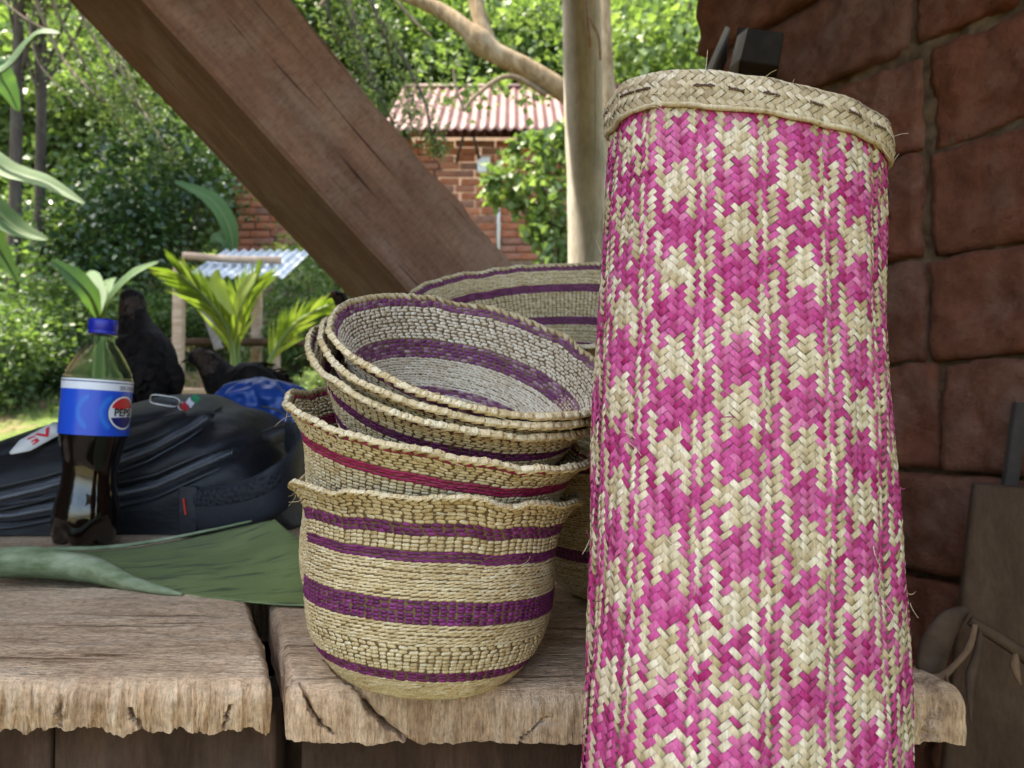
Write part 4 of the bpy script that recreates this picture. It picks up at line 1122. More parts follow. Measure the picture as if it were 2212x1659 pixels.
for k, (cn, colr) in enumerate((('green', (.01, .20, .08)), ('white', (.6, .6, .66)), ('red', (.45, .02, .03)))):
    mt = plain('tag ' + cn, colr, .6, .3)
    c_ = P(422 - k * 11, 862 + k * 8.0, .996) - bo
    obox('flag_tag_' + cn, c_, (.0040, 0, -.0031), (0, .0008, 0), (.0030, 0, .0040), mt, bpk, .0006)
# white tag with red letters at the left
tg = empty('x'); bpy.data.objects.remove(tg)
p0, p1 = P(28, 992, .955), P(128, 935, .99)
d_ = (p1 - p0); Ld = np.linalg.norm(d_); d_ /= Ld; sd_ = np.array((.30, -.55, -.78)); sd_ -= d_ * sd_.dot(d_); sd_ /= np.linalg.norm(sd_); nn_ = np.cross(d_, sd_)
if nn_[1] > 0: nn_ = -nn_
p0 = p0 + nn_ * .012; mb = MB()
Vt = []
for a in np.linspace(0, 1, 8):
    for b2 in (0, 1):
        wdt = .011 * min(1, .15 + a * 3.0)
        Vt.append(p0 + d_ * Ld * a * 1.05 + sd_ * (b2 - .5) * 2 * wdt + nn_ * (-.002 * a) - bo)
M['tagwhite'] = plain('woven white label', (.62, .60, .55), .7, .3)
wt = nobj('sewn_label', Vt, gridF(8, 2), M['tagwhite'], bpk); md = wt.modifiers.new('t', 'SOLIDIFY'); md.thickness = .0008
xy, fs = text_part('', 'GV', .022, 0, 0, 0, None, 0, .0006, 1.3)
Vx = np.array([p0 + d_ * (Ld * .56 + a) + sd_ * (-b2 * .8) + nn_ * (.0012 - .002 * .6) - bo for a, b2 in xy])
nobj('red_lettering', Vx, fs, M['lab_red'], wt, False)

# ------------------------------------------------------------------ blue carrier bag behind the backpack
m, nt, N_, L_, b_ = newmat('blue plastic sheet'); setp(b_, .38, .45)
L_.new(ramp(nt, noise(nt, coords(nt), 14, 4), [(.3, (.006, .040, .20)), (.7, (.013, .068, .30))]), b_.inputs['Base Color']); bump(nt, noise(nt, coords(nt), 60, 4), .3, .002, b_)
M['bluebag'] = m
bgc = P(596, 905, 1.25); nA, nB2 = 90, 50
th = np.linspace(0, 2 * np.pi, nA, endpoint=False); tv = np.linspace(0, 1, nB2)
A, B = np.meshgrid(th, tv, indexing='ij')
base_z = .756
outline = np.interp(B, [0, .06, .3, .6, .85, .95, 1.0], [.05, .080, .086, .088, .078, .056, .020])
ztop_b = P(545, 818, 1.26)[2]
zz = base_z + (ztop_b - base_z) * B
fold = (1 - np.abs(np.sin(A * 3.5 + 3.0 * B + 1.6 * n1(A * 1.1 + B, 4)))) ** 2.5
rr_ = outline * (1 - .22 * fold * np.clip(B * 1.4 - .1, 0, 1) + .10 * fbm(np.stack([np.cos(A) * 1.6, np.sin(A) * 1.6, B * 4], -1), 51, 3))
cxb = np.interp(B, [0, .5, .8, 1], [.012, .006, -.012, -.020])
V = np.stack([bgc[0] + cxb + rr_ * np.cos(A) * 1.0, bgc[1] + rr_ * np.sin(A) * .75, zz], -1)
rdg = 1 - np.abs(fbm(np.stack([V[..., 0] * 26, V[..., 1] * 26 + V[..., 2] * 8, V[..., 2] * 20], -1), 88, 3)); V[..., :2] += ((rdg - .8) * .030)[..., None] * np.stack([np.cos(A), np.sin(A)], -1)
V[..., 2] += .018 * (np.cos(A) * -.6) * np.clip(B - .75, 0, 1) * 4 * .25
o = nobj('plastic_bag', V.reshape(-1, 3), [gridF(nA, nB2, True, False), np.array([[i * nB2 + nB2 - 1 for i in range(nA)]]), np.array([[i * nB2 for i in range(nA)][::-1]])], M['bluebag'])
tag(o, 'crumpled blue plastic bag between the backpack and the striped baskets', 'bag')

# ------------------------------------------------------------------ hens
m, nt, N_, L_, b_ = newmat('black feathers'); setp(b_, .7, .12)
fe = noise(nt, coords(nt, (1, 1, 1)), 70, 4, .6)
sep = N_.new('ShaderNodeSeparateXYZ'); L_.new(coords(nt), sep.inputs[0])
L_.new(ramp(nt, fe, [(.35, (.005, .0045, .0045)), (.72, (.020, .015, .013))]), b_.inputs['Base Color']); bump(nt, fe, .8, .004, b_)
M['feather'] = m
M['neckf'] = plain('brown black neck feathers', (.040, .024, .016), .65, .3, 0, .5, 90, .002)
M['beak'] = plain('dark horn', (.05, .04, .035), .4, .4)
M['henskin'] = plain('dark face skin', (.10, .035, .028), .6, .3, 0, .2, 200)
M['eye'] = plain('eye', (.03, .015, .008), .1, .6)
def hen(label, d, path, beak_px, eye_px, feet_px, wing=None, flip=1):
    """path: (px, py, radius px, depth offset) from tail to head"""
    q = np.array([np.r_[P(a, b, d + dd), r / F * d] for a, b, r, dd in path])
    sm = smooth_path(q, 60)
    c = sm[:, :3]; rad = np.clip(sm[:, 3], .0015, None)
    root = empty('hen', (c[25][0], d, .84)); off = np.array(root.location)
    tag(root, label, 'hen', 'black hens behind the bench')
    mb = MB(); t = np.gradient(c, axis=0)
    mb.tube(c - off, rad, 18, True, (.86, 1.0) if abs(t.mean(0)[0]) > abs(t.mean(0)[2]) else (1.0, .9), up=(0, 0, 1) if abs(t.mean(0)[0]) > abs(t.mean(0)[2]) else (0, 1, 0))
    # thighs and shanks
    for fx in feet_px:
        f = P(fx, 900, d); f[2] = .8405; hip = c[np.argmax(rad)].copy(); hip[0] = .6 * hip[0] + .4 * f[0]
        knee = (hip + f) / 2 + np.array((.012, 0, -.006))
        mb.tube(smooth_path([hip - off, (hip * .5 + knee * .5) - off, knee - off, f - off], 14), np.interp(np.linspace(0, 1, 14), [0, .4, .6, 1], [.022, .014, .005, .0042]), 8)
    body = mb.build('body', M['feather'], root, True)
    rm = body.modifiers.new('r', 'REMESH'); rm.mode = 'VOXEL'; rm.voxel_size = .004; rm.use_smooth_shade = True
    sm2 = body.modifiers.new('s', 'SMOOTH'); sm2.iterations = 4
    # overlapping feathers
    rgh = np.random.default_rng(int(d * 1000)); N = 420
    ki = rgh.integers(6, 52, N); an = rgh.uniform(0, 2 * np.pi, N)
    tdir = -t[ki] / np.linalg.norm(t[ki], axis=1)[:, None]
    u0 = np.cross(tdir, (0, 1, .3)); u0 /= np.linalg.norm(u0, axis=1)[:, None]; v0 = np.cross(tdir, u0)
    nn = np.cos(an)[:, None] * u0 + np.sin(an)[:, None] * v0; si = np.cross(nn, tdir)
    p0 = c[ki] + nn * (rad[ki] * .93)[:, None]
    ln = (.010 + .022 * rad[ki] / rad.max())[:, None]; wd = ln * .36
    lift = nn * .0035
    Vf = np.stack([p0, p0 + tdir * ln * .6 + si * wd + lift * .6, p0 + tdir * ln + lift, p0 + tdir * ln * .6 - si * wd + lift * .6], 1) - off
    ff = (np.array([[0, 1, 2], [0, 2, 3]])[None] + (np.arange(N) * 4)[:, None, None]).reshape(-1, 3)
    nk = ki >= 38
    for nm_, mk_, mt_ in (('feathers', ~nk, 'feather'), ('neck_feathers', nk, 'neckf')):
        f2 = (np.array([[0, 1, 2], [0, 2, 3]])[None] + (np.arange(mk_.sum()) * 4)[:, None, None]).reshape(-1, 3)
        tag(nobj(nm_, Vf[mk_].reshape(-1, 3), f2, M[mt_], root), kind='stuff')
    # beak
    b0, b1 = beak_px; a0 = P(*b0, d + path[-1][3]); a1 = P(*b1, d + path[-1][3])
    mb = MB(); mb.tube(smooth_path([a0 - off, (a0 * .5 + a1 * .5) + (0, 0, .001) - off, a1 - off], 8), np.linspace(.0062, .0006, 8), 8); mb.build('beak', M['beak'], root, True)
    if eye_px:
        e = P(*eye_px, d + path[-1][3]); mb = MB(); a = np.linspace(0, np.pi, 7)
        ed = e + (0, -.012, 0) - off
        mb.tube(np.array([ed + (0, .004 * -math.cos(k) * -1, 0) for k in a]), .0001 + .0026 * np.sin(a), 8, False); mb.build('eye', M['eye'], root, True)
        mb = MB(); mb.tube(np.array([ed + (0, .004 * math.cos(k) + .0022, -.001) for k in a]), .0001 + .0062 * np.sin(a), 10, False, (1, 1)); mb.build('face', M['henskin'], root, True)
    for fx in feet_px:
        f = P(fx, 900, d); f[2] = .843; mb = MB()
        for k in (-1, 0, 1): mb.tube(np.array([f, f + (-.014, -.010 * k, .0), f + (-.026, -.018 * k, -.001)]) - off, [.003, .0026, .0012], 6)
        mb.tube(np.array([f, f + (.012, 0, -.0008)]) - off, [.003, .0012], 6); mb.build('foot', M['beak'], root, True)
    if wing:
        w = np.array([np.r_[P(a, b, d - dd), r / F * d] for a, b, r, dd in wing]); w = smooth_path(w, 24)
        mb = MB(); mb.tube(w[:, :3] - off, w[:, 3], 12, True, (.30, 1.0)); mb.build('wing', M['feather'], root, True)
    return root
hen('upright black hen seen from behind, standing right behind the bottle', 1.47,
    [(356, 890, 8, -.02), (346, 872, 30, -.02), (332, 845, 50, -.01), (318, 808, 66, 0), (309, 768, 67, .0), (301, 735, 53, .01), (293, 705, 38, .015), (288, 675, 29, .02), (286, 650, 26.5, .02), (285, 636, 24, .02), (286, 624, 12, .02)],
    ((281, 634), (272, 640)), None, (300, 335), [(352, 770, 10, .028), (366, 805, 30, .02), (362, 845, 28, .012), (352, 880, 8, .0)])
hen('black hen in profile with lowered head, behind the blue bag', 1.52,
    [(626, 858, 4, 0), (610, 842, 20, 0), (585, 836, 40, 0), (548, 838, 55, 0), (512, 838, 56, 0), (486, 828, 46, 0), (470, 810, 37, 0), (457, 793, 30, 0), (445, 780, 26, 0), (430, 774, 23, 0), (416, 775, 16, 0), (408, 777, 9, 0)],
    ((412, 776), (391, 784)), (426, 768), (520, 548), [(500, 825, 10, .045), (535, 822, 34, .055), (575, 832, 28, .05), (618, 848, 5, .03)])
hen('black hen of which only the head shows, above the tilted basket rims', 1.70,
    [(830, 850, 6, 0), (810, 830, 30, 0), (785, 800, 52, 0), (765, 760, 50, 0), (752, 715, 32, 0), (745, 680, 20, 0), (738, 655, 15, 0), (730, 642, 13.5, 0), (722, 637, 11, 0), (716, 638, 6, 0)],
    ((718, 639), (705, 645)), (722, 634), (770, 800), None)

# ------------------------------------------------------------------ dried leaves, plank and bar in the right-hand corner
pl = obox('leaning_plank', P(2215, 1530, .70) + (0, .02, 0), (.050, -.012, -.004), (.004, .010, .0), (.055, .05, .19), M['plank_dk'], None, .004)
tag(pl, 'dark wooden plank leaning against the brick wall in the lower right corner', 'plank')
M['dryleaf'] = plain('withered leaf', (.075, .048, .032), .8, .2, 0, .45, 40, .002)
M['dryleaf2'] = plain('withered tan leaf', (.16, .10, .06), .8, .2, 0, .45, 40, .002)
dl = empty('dried_leaf_bunch', tuple(P(2110, 1340, .66))); do = np.array(dl.location)
tag(dl, 'withered brown leaves hanging from a stem by the leaning plank', 'dried leaves')
mb = MB(); mb.tube(smooth_path([P(2095, 1340, .655), P(2130, 1362, .65), P(2190, 1400, .645), P(2240, 1440, .64)], 16) - do, np.linspace(.0045, .006, 16), 8); mb.build('stem', M['plank_dk'], dl, True)
def dryblade(px, d, wpx, mat, seed, curl=.5):
    sp__ = smooth_path([P(a, b, d) for a, b in px], 26); t = np.gradient(sp__, axis=0); t /= np.linalg.norm(t, axis=1)[:, None]
    sd2 = np.cross(t, (0, 1, 0)); sd2 /= np.linalg.norm(sd2, axis=1)[:, None]
    tt = np.linspace(0, 1, 26); w = np.interp(tt, np.linspace(0, 1, len(wpx)), wpx) / F * d
    k = np.linspace(-1, 1, 11); Vv = []
    for i in range(26):
        a = k * curl * 1.6
        off = np.stack([np.sin(a) / max(curl * 1.6, .01), 1 - np.cos(a)], 1) * w[i]
        Vv.append(sp__[i] + off[:, :1] * sd2[i] + np.outer(off[:, 1], (0, -1, 0)) * -.8 + np.outer(.06 * w[i] * n1(k * 2 + i * .2, seed), (0, 1, 0)))
    o = nobj('leaf', (np.array(Vv) - do).reshape(-1, 3), gridF(26, 11), mat, dl); md = o.modifiers.new('t', 'SOLIDIFY'); md.thickness = .0008
dryblade([(2092, 1318), (2062, 1345), (2032, 1400), (2022, 1450), (2030, 1475)], .66, [10, 34, 44, 40, 12], M['dryleaf'], 1, .7)
dryblade([(2110, 1350), (2098, 1400), (2065, 1440), (2030, 1470), (1985, 1462), (1975, 1440)], .645, [8, 12, 10, 16, 18, 4], M['dryleaf2'], 2, 1.0)
dryblade([(2120, 1360), (2118, 1410), (2105, 1460), (2100, 1500), (2098, 1560)], .648, [6, 14, 18, 12, 3], M['dryleaf'], 3, .9)
dryblade([(2200, 1400), (2198, 1440), (2206, 1480)], .64, [5, 16, 4], M['dryleaf2'], 5, .9)
mb = MB(); mb.tube(smooth_path([P(2044, 1460, .643), P(2050, 1500, .643), P(2030, 1540, .643), P(2045, 1590, .643)], 20) - do, .0012, 5); mb.build('tendril', M['dryleaf2'], dl, True)
o = obox('iron_bar', P(2193, 960, .82), (.006, -.002, 0), (0, .004, 0), (.010, .004, .045), plain('dull iron', (.045, .038, .032), .8, .2, .0, .2, 60), None, .001)
tag(o, 'short grey iron bar leaning on the brick wall at the right edge', 'bar')

# ================================================================== background
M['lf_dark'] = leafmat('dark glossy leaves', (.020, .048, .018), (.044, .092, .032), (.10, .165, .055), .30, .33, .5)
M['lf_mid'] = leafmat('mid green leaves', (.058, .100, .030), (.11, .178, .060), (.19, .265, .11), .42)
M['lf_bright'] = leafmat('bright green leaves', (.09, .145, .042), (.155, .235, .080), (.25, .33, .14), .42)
M['lf_feather'] = leafmat('grey green leaflets', (.045, .075, .030), (.085, .125, .055), (.14, .18, .085), .35, .6, .2)
M['lf_banana'] = leafmat('banana leaf', (.06, .125, .04), (.095, .175, .065), (.145, .235, .10), .35, .65, .25)
M['bark'] = wood('tree bark', (.10, .075, .05), (.20, .15, .10), (.32, .25, .17), 6, (3, 3, .6), .9, .1, .4, (.34, .29, .20), 5, .01)
M['bark_dk'] = wood('dark bark', (.035, .028, .022), (.075, .06, .047), (.13, .105, .08), 6, (3, 3, .6), .9, .1, .4, (.12, .11, .08), 5, .01)
M['bark_or'] = wood('golden bark', (.12, .082, .042), (.24, .17, .095), (.37, .29, .175), 6, (3, 3, .8), .9, .1, .4, (.42, .36, .25), 4, .01)

def leaves_np(C, size, rg, droop=.35, aspect=.42, out=None, spread=1.0):
    n = len(C)
    d = rg.normal(0, 1, (n, 3)) * spread
    if out is not None: d += out * 1.0
    d[:, 2] -= droop; d /= np.linalg.norm(d, axis=1)[:, None]
    upv = rg.normal(0, .45, (n, 3)); upv[:, 2] += 1
    s = np.cross(d, upv); s /= np.linalg.norm(s, axis=1)[:, None] + 1e-9
    nn = np.cross(s, d)
    L = size * rg.uniform(.6, 1.3, n)[:, None]; w = L * aspect * rg.uniform(.8, 1.2, n)[:, None]
    V = np.stack([C, C + d * L * .5 + s * w + nn * L * .10, C + d * L - nn * L * .12, C + d * L * .5 - s * w + nn * L * .10], 1)
    Fq = (np.array([[0, 2, 1], [0, 3, 2]])[None] + (np.arange(n) * 4)[:, None, None]).reshape(-1, 3)
    r = np.repeat(np.clip(rg.normal(.5, .22, n), 0, 1), 4)
    return V.reshape(-1, 3), Fq, r
def crown_mesh(name, seed, nclump, nleaf, rad, size, clump_r, hollow=.35, droop=.35, aspect=.42):
    rg = np.random.default_rng(seed)
    u = rg.normal(0, 1, (nclump, 3)); u /= np.linalg.norm(u, axis=1)[:, None]
    rr = (hollow + (1 - hollow) * rg.random(nclump) ** .6)[:, None] * (1 + .25 * rg.normal(0, 1, nclump)[:, None])
    cc = u * rr * np.array(rad)
    k = rg.integers(0, nclump, nleaf)
    off = rg.normal(0, 1, (nleaf, 3)) * clump_r * rg.uniform(.5, 1.3, nclump)[k][:, None] * np.array((1, 1, .6))
    C = cc[k] + off
    out = off / (np.linalg.norm(off, axis=1)[:, None] + 1e-9) * .6 + u[k] * .4
    V, Fq, r = leaves_np(C, size, rg, droop, aspect, out, .7)
    ctone = rg.normal(0, .14, nclump)
    r = np.clip(r + np.repeat(ctone[k], 4), 0, 1)
    return npmesh(name, V, Fq, False, {'rnd': r}), cc
def trunk_mesh(name, pts, rad, limbs=(), seed=0):
    mb = MB(); p = smooth_path(pts, 26); mb.tube(p, np.interp(np.linspace(0, 1, 26), np.linspace(0, 1, len(rad)), rad) * (1 + .12 * n1(np.linspace(0, 9, 26), seed)), 10)
    for q, r in limbs:
        qq = smooth_path(q, 14); mb.tube(qq, np.linspace(r[0], r[1], 14), 7)
    V = np.concatenate(mb.v); return npmesh(name, V, mb.f, True, {'rnd': np.concatenate(mb.a)})

CR = {}
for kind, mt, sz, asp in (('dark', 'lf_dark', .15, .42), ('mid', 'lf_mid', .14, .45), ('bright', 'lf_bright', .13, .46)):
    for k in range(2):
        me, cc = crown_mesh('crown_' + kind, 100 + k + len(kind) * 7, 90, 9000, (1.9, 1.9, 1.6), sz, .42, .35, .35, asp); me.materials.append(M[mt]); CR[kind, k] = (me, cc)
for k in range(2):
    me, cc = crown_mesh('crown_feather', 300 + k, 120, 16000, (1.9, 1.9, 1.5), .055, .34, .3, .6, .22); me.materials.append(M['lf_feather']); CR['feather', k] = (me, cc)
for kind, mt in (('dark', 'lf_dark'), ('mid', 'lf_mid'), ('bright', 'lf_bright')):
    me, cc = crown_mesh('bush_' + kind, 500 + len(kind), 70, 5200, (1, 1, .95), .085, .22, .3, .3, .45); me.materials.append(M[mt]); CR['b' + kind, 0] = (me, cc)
def ground_at(x, y): return float(gz(np.array(x), np.array(y)))
def tree(px, d, top_py, kind, k, rx, rz, label, trunk_r=.10, bark='bark_dk', lean=0.0, rot=0.0, group='trees on the slope', crown_py=None):
    b = P(px, 700, d); x = b[0]; z0 = ground_at(x, d)
    ztop = P(px, top_py, d)[2]; me, cc = CR[kind, k]
    cz = ztop - rz * 1.0
    if cz < z0 + rz * .6: cz = z0 + rz * .6
    root = empty('tree', (x, d, z0)); tag(root, label, 'tree', group)
    sc_ = np.array((rx / 1.9, rx / 1.9, rz / 1.6))
    o = mobj('crown', me, None, root); o.location = (lean, 0, cz - z0); o.scale = tuple(sc_); o.rotation_euler = (0, 0, rot)
    h = cz - z0; rg = np.random.default_rng(int(px * 7 + d * 100) & 0xffff)
    limbs = []
    cR = cc * sc_; c_, s_ = math.cos(rot), math.sin(rot); cR = np.stack([cR[:, 0] * c_ - cR[:, 1] * s_, cR[:, 0] * s_ + cR[:, 1] * c_, cR[:, 2]], 1)
    for q in rg.choice(len(cR), 9, replace=False):
        e = cR[q] + np.array((lean, 0, h)); s0 = np.array((lean * .7, 0, h * rg.uniform(.55, .95)))
        limbs.append(([s0, s0 * .5 + e * .5 + rg.normal(0, .12, 3), e], (trunk_r * .45, trunk_r * .12)))
    tm = trunk_mesh('trunk', [(0, 0, -.15), (lean * .25 + rg.normal(0, .08), 0, h * .35), (lean * .6 + rg.normal(0, .08), 0, h * .7), (lean, 0, h + rz * .5)], [trunk_r * 1.25, trunk_r, trunk_r * .8, trunk_r * .3], limbs)
    mobj('trunk', tm, M[bark], root)
    return root
def bush(px, py, d, kind, r, rz, label, rot=0.0, group='bushes and hedges'):
    c = P(px, py, d); z0 = ground_at(c[0], d)
    root = empty('bush', (c[0], d, z0)); tag(root, label, 'bush', group)
    me, cc = CR[kind, 0]; o = mobj('foliage', me, None, root); o.location = (0, 0, c[2] - z0); o.scale = (r, r, rz); o.rotation_euler = (0, 0, rot)
    mb = MB(); h = max(.15, c[2] - z0); rg = np.random.default_rng(int(px + py * 3))
    for q in range(5):
        a = rg.uniform(0, 6.28); mb.tube(smooth_path([(.06 * math.cos(a), .06 * math.sin(a), -.05), (.25 * r * math.cos(a), .25 * r * math.sin(a), h * .5), (.6 * r * math.cos(a), .6 * r * math.sin(a), h + .2 * rz)], 10), np.linspace(.022, .006, 10), 6)
    mb.build('stems', M['bark_dk'], root, True)
    return root
# far wood, from back to front
FT = [(-150, 24, -260, 'bright', 0, 4.6, 3.6), (250, 25, -330, 'bright', 0, 4.8, 3.8), (620, 26, -330, 'mid', 1, 4.8, 3.8), (980, 25, -300, 'dark', 0, 4.6, 3.8), (1350, 24, -320, 'mid', 0, 4.8, 3.8), (1720, 23, -250, 'dark', 1, 4.6, 3.6),
      (60, 19, -120, 'bright', 1, 3.4, 3.0), (420, 19.5, -60, 'bright', 1, 3.4, 3.0), (780, 20, -160, 'dark', 1, 3.6, 3.0), (1120, 19, -120, 'mid', 0, 3.4, 3.0), (1460, 18, -140, 'bright', 0, 3.4, 3.0),
      (-60, 15, -40, 'bright', 1, 2.5, 2.3), (200, 14.5, 30, 'bright', 0, 2.3, 2.0), (1440, 13.5, -40, 'bright', 1, 2.1, 2.2), (1010, 15.5, -20, 'mid', 0, 2.4, 1.9), (640, 15, -60, 'mid', 1, 2.4, 2.0)]
kl = {'mid': 'mid green', 'bright': 'pale sunlit', 'dark': 'dark glossy'}  # bright crowns carry a sunlit, hazy look in their leaf colour
wh = ['far left edge', 'left of the brace', 'top centre', 'right of the brace', 'behind the grey post', 'right end behind the wall', 'by the two dark trunks', 'above the dark bush', 'above the house roof', 'above the thick limb', 'between post and mat', 'leftmost, low', 'behind the hanging boughs on the left', 'just right of the grey post', 'above the roof ridge', 'behind the brace top']
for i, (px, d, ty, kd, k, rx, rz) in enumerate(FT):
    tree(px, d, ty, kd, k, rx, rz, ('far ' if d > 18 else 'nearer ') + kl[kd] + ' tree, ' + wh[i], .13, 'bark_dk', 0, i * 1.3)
for (x_, y_, kd_, k_) in ((-3.8, 1.0, 'dark', 0), (-5.4, 2.6, 'dark', 1), (-3.8, -1.4, 'dark', 1)):  # trees added out of view to shade the ground and block sky
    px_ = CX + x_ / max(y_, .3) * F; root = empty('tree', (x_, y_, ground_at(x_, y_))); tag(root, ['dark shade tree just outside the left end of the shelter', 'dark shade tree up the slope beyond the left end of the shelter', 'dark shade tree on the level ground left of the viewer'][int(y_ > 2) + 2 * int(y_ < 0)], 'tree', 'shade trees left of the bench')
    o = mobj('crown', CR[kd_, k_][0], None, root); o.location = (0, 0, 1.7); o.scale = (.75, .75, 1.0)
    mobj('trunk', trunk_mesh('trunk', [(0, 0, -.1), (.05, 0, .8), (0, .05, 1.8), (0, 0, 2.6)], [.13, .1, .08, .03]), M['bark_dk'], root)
# two dark trunks at the left
tree(88, 7.7, -420, 'mid', 0, 1.2, .8, 'slim tree with a dark upright trunk showing left of the brace', .052, 'bark_dk', -.1, .4)
tree(22, 7.4, -440, 'mid', 1, 1.2, .8, 'slim tree with an ivy darkened trunk at the left picture edge', .058, 'bark_dk', .1, 2.1)
# bushes
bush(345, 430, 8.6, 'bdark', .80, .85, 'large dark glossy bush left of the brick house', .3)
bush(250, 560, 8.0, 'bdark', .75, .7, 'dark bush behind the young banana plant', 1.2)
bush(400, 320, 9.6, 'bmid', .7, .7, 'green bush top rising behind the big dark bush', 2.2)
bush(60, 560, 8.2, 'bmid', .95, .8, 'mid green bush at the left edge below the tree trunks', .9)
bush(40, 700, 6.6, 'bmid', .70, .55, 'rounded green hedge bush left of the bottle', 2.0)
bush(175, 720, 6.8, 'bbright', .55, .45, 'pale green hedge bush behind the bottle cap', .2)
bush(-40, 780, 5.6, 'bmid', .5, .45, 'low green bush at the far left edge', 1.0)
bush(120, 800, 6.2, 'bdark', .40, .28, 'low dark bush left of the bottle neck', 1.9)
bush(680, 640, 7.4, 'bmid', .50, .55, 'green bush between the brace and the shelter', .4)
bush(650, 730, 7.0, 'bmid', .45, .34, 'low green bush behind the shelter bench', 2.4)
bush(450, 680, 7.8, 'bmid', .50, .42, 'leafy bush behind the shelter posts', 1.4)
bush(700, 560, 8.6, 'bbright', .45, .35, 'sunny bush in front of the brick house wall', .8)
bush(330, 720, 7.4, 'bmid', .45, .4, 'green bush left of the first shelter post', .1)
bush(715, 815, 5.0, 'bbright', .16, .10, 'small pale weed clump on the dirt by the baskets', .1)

# sunlit shrub in front of the house, with drooping twigs
def twig_shrub(name, label, cat, d, twigs, leafsize, mat, bark, perm, spread_px, seed, aspect=.45, droop=.5, group=None, per_kind='leaf'):
    rg = np.random.default_rng(seed); c0 = P(*twigs[0][0], d); root = empty(name, (c0[0], d, ground_at(c0[0], d))); off = np.array(root.location); tag(root, label, cat, group)
    mb = MB(); C = []
    for tw in twigs:
        pts = np.array([P(a, b, d + rg.normal(0, .15)) for a, b in tw]); pts = smooth_path(pts, 24)
        mb.tube(pts - off, np.linspace(.016, .004, 24), 6)
        n = perm; k = rg.uniform(.12, 1, n) * 23; i0 = np.clip(k.astype(int), 0, 22); f = (k - i0)[:, None]
        sg_ = spread_px / F * d * (np.sin(np.pi * np.clip(k / 23, .2, .95)) * .8 + .35)[:, None]
        C.append(pts[i0] * (1 - f) + pts[i0 + 1] * f + rg.normal(0, 1, (n, 3)) * sg_)
    mb.build('branches', M[bark], root, True)
    V, Fq, r = leaves_np(np.concatenate(C) - off, leafsize, rg, droop, aspect)
    tag(nobj('foliage', V, Fq, M[mat], root, False, {'rnd': r}), kind='stuff')
    return root
twig_shrub('shrub', 'sunlit light green shrub with drooping sprays against the house wall', 'shrub', 7.2,
           [[(1190, 700), (1180, 540), (1150, 460), (1110, 440)], [(1200, 700), (1195, 480), (1170, 400), (1100, 415), (1060, 430)], [(1210, 700), (1215, 420), (1200, 330), (1150, 300), (1105, 320)],
            [(1200, 700), (1210, 560), (1185, 500), (1150, 510)], [(1230, 700), (1240, 400), (1215, 300), (1210, 280)], [(1190, 700), (1200, 400), (1130, 350), (1080, 380), (1050, 400)], [(1220, 600), (1215, 520), (1180, 470), (1140, 500)]],
           .085, 'lf_bright', 'bark', 300, 14, 5)
# feathery boughs hanging in front of the roof and on the left
twig_shrub('feathery_bough', 'feathery grey green bough hanging beside the brace in front of the house roof', 'bough', 5.2,
           [[(700, -120), (760, 60), (800, 180), (830, 300)], [(760, -120), (830, 80), (870, 180), (890, 260)], [(680, -120), (720, 60), (770, 150), (790, 230)],
             [(720, -120), (800, 150), (850, 270), (880, 350)], [(740, -100), (900, 180), (930, 280), (950, 330)]],
           .035, 'lf_feather', 'bark_dk', 520, 20, 7, .26, .7)
twig_shrub('feathery_bough', 'wispy grey green bough hanging left of the brace', 'bough', 5.0,
           [[(100, -120), (180, 40), (260, 180), (330, 270)], [(60, -120), (140, 60), (230, 220), (290, 300)], [(140, -120), (240, 80), (300, 200), (340, 260)], [(40, -100), (120, 100), (200, 200), (260, 240)], [(160, -80), (250, 130), (340, 290), (380, 340)]],
           .035, 'lf_feather', 'bark', 380, 24, 8, .24, .6)
# bare twigs crossing
d = 4.6
for q, r, lab_ in (([(820, -40), (880, 30), (910, 60), (932, 78)], .010, 'bare pinkish twig ending in front of the thick golden limb'), ([(690, 14), (705, -6), (730, -40)], .010, 'short pale bare twig at the top beside the brace'),
                   ([(-20, -20), (40, 30), (90, 60), (130, 75)], .010, 'bare pinkish twig in the upper left corner'), ([(60, 30), (80, 130), (140, 200), (165, 235)], .006, 'thin bare twig dropping through the wispy bough')):
    mb = MB(); pts = smooth_path([P(a, b, d) for a, b in q], 14); mb.tube(pts, np.linspace(r, r * .5, 14), 6)
    tag(mb.build('bare_twig', M['bark'], None, True), lab_, 'twig')

# leaning tree whose thick limb crosses above the house
lt = empty('leaning_tree', tuple(P(1345, 560, 8.6))); lo2 = np.array(lt.location); tag(lt, 'leaning tree with a thick golden limb crossing above the house roof', 'tree')
d = 8.6
def limbpts(px): return [P(a, b, d + e) - lo2 for a, b, e in px]
mb = MB()
tp = smooth_path(limbpts([(1345, 800, 0), (1335, 560, 0), (1318, 330, 0), (1308, 180, 0), (1304, 60, 0), (1300, -120, .1)]), 40)
mb.tube(tp, np.interp(np.linspace(0, 1, 40), [0, .4, .7, 1], [.17, .13, .10, .085]) * (1 + .08 * n1(np.linspace(0, 12, 40), 3)), 12); mb.build('trunk', M['bark_or'], lt, True)
mb = MB()
lp = smooth_path(limbpts([(1318, 330, 0), (1262, 240, -.05), (1215, 196, -.1), (1140, 150, -.1), (1065, 112, -.1), (1010, 66, -.1), (950, 22, 0), (860, -14, .1), (760, -40, .2)]), 50)
mb.tube(lp, np.interp(np.linspace(0, 1, 50), [0, .25, .5, .56, .62, .8, 1], [.12, .115, .115, .150, .105, .075, .045]) * (1 + .10 * n1(np.linspace(0, 14, 50), 9)), 12); limb = mb.build('limb', M['bark_or'], lt, True)
mb = MB(); mb.tube(smooth_path(limbpts([(1062, 118, -.1), (1045, 70, -.05), (1032, 20, 0), (1010, -60, .1), (990, -140, .2)]), 24), np.linspace(.115, .055, 24), 10)
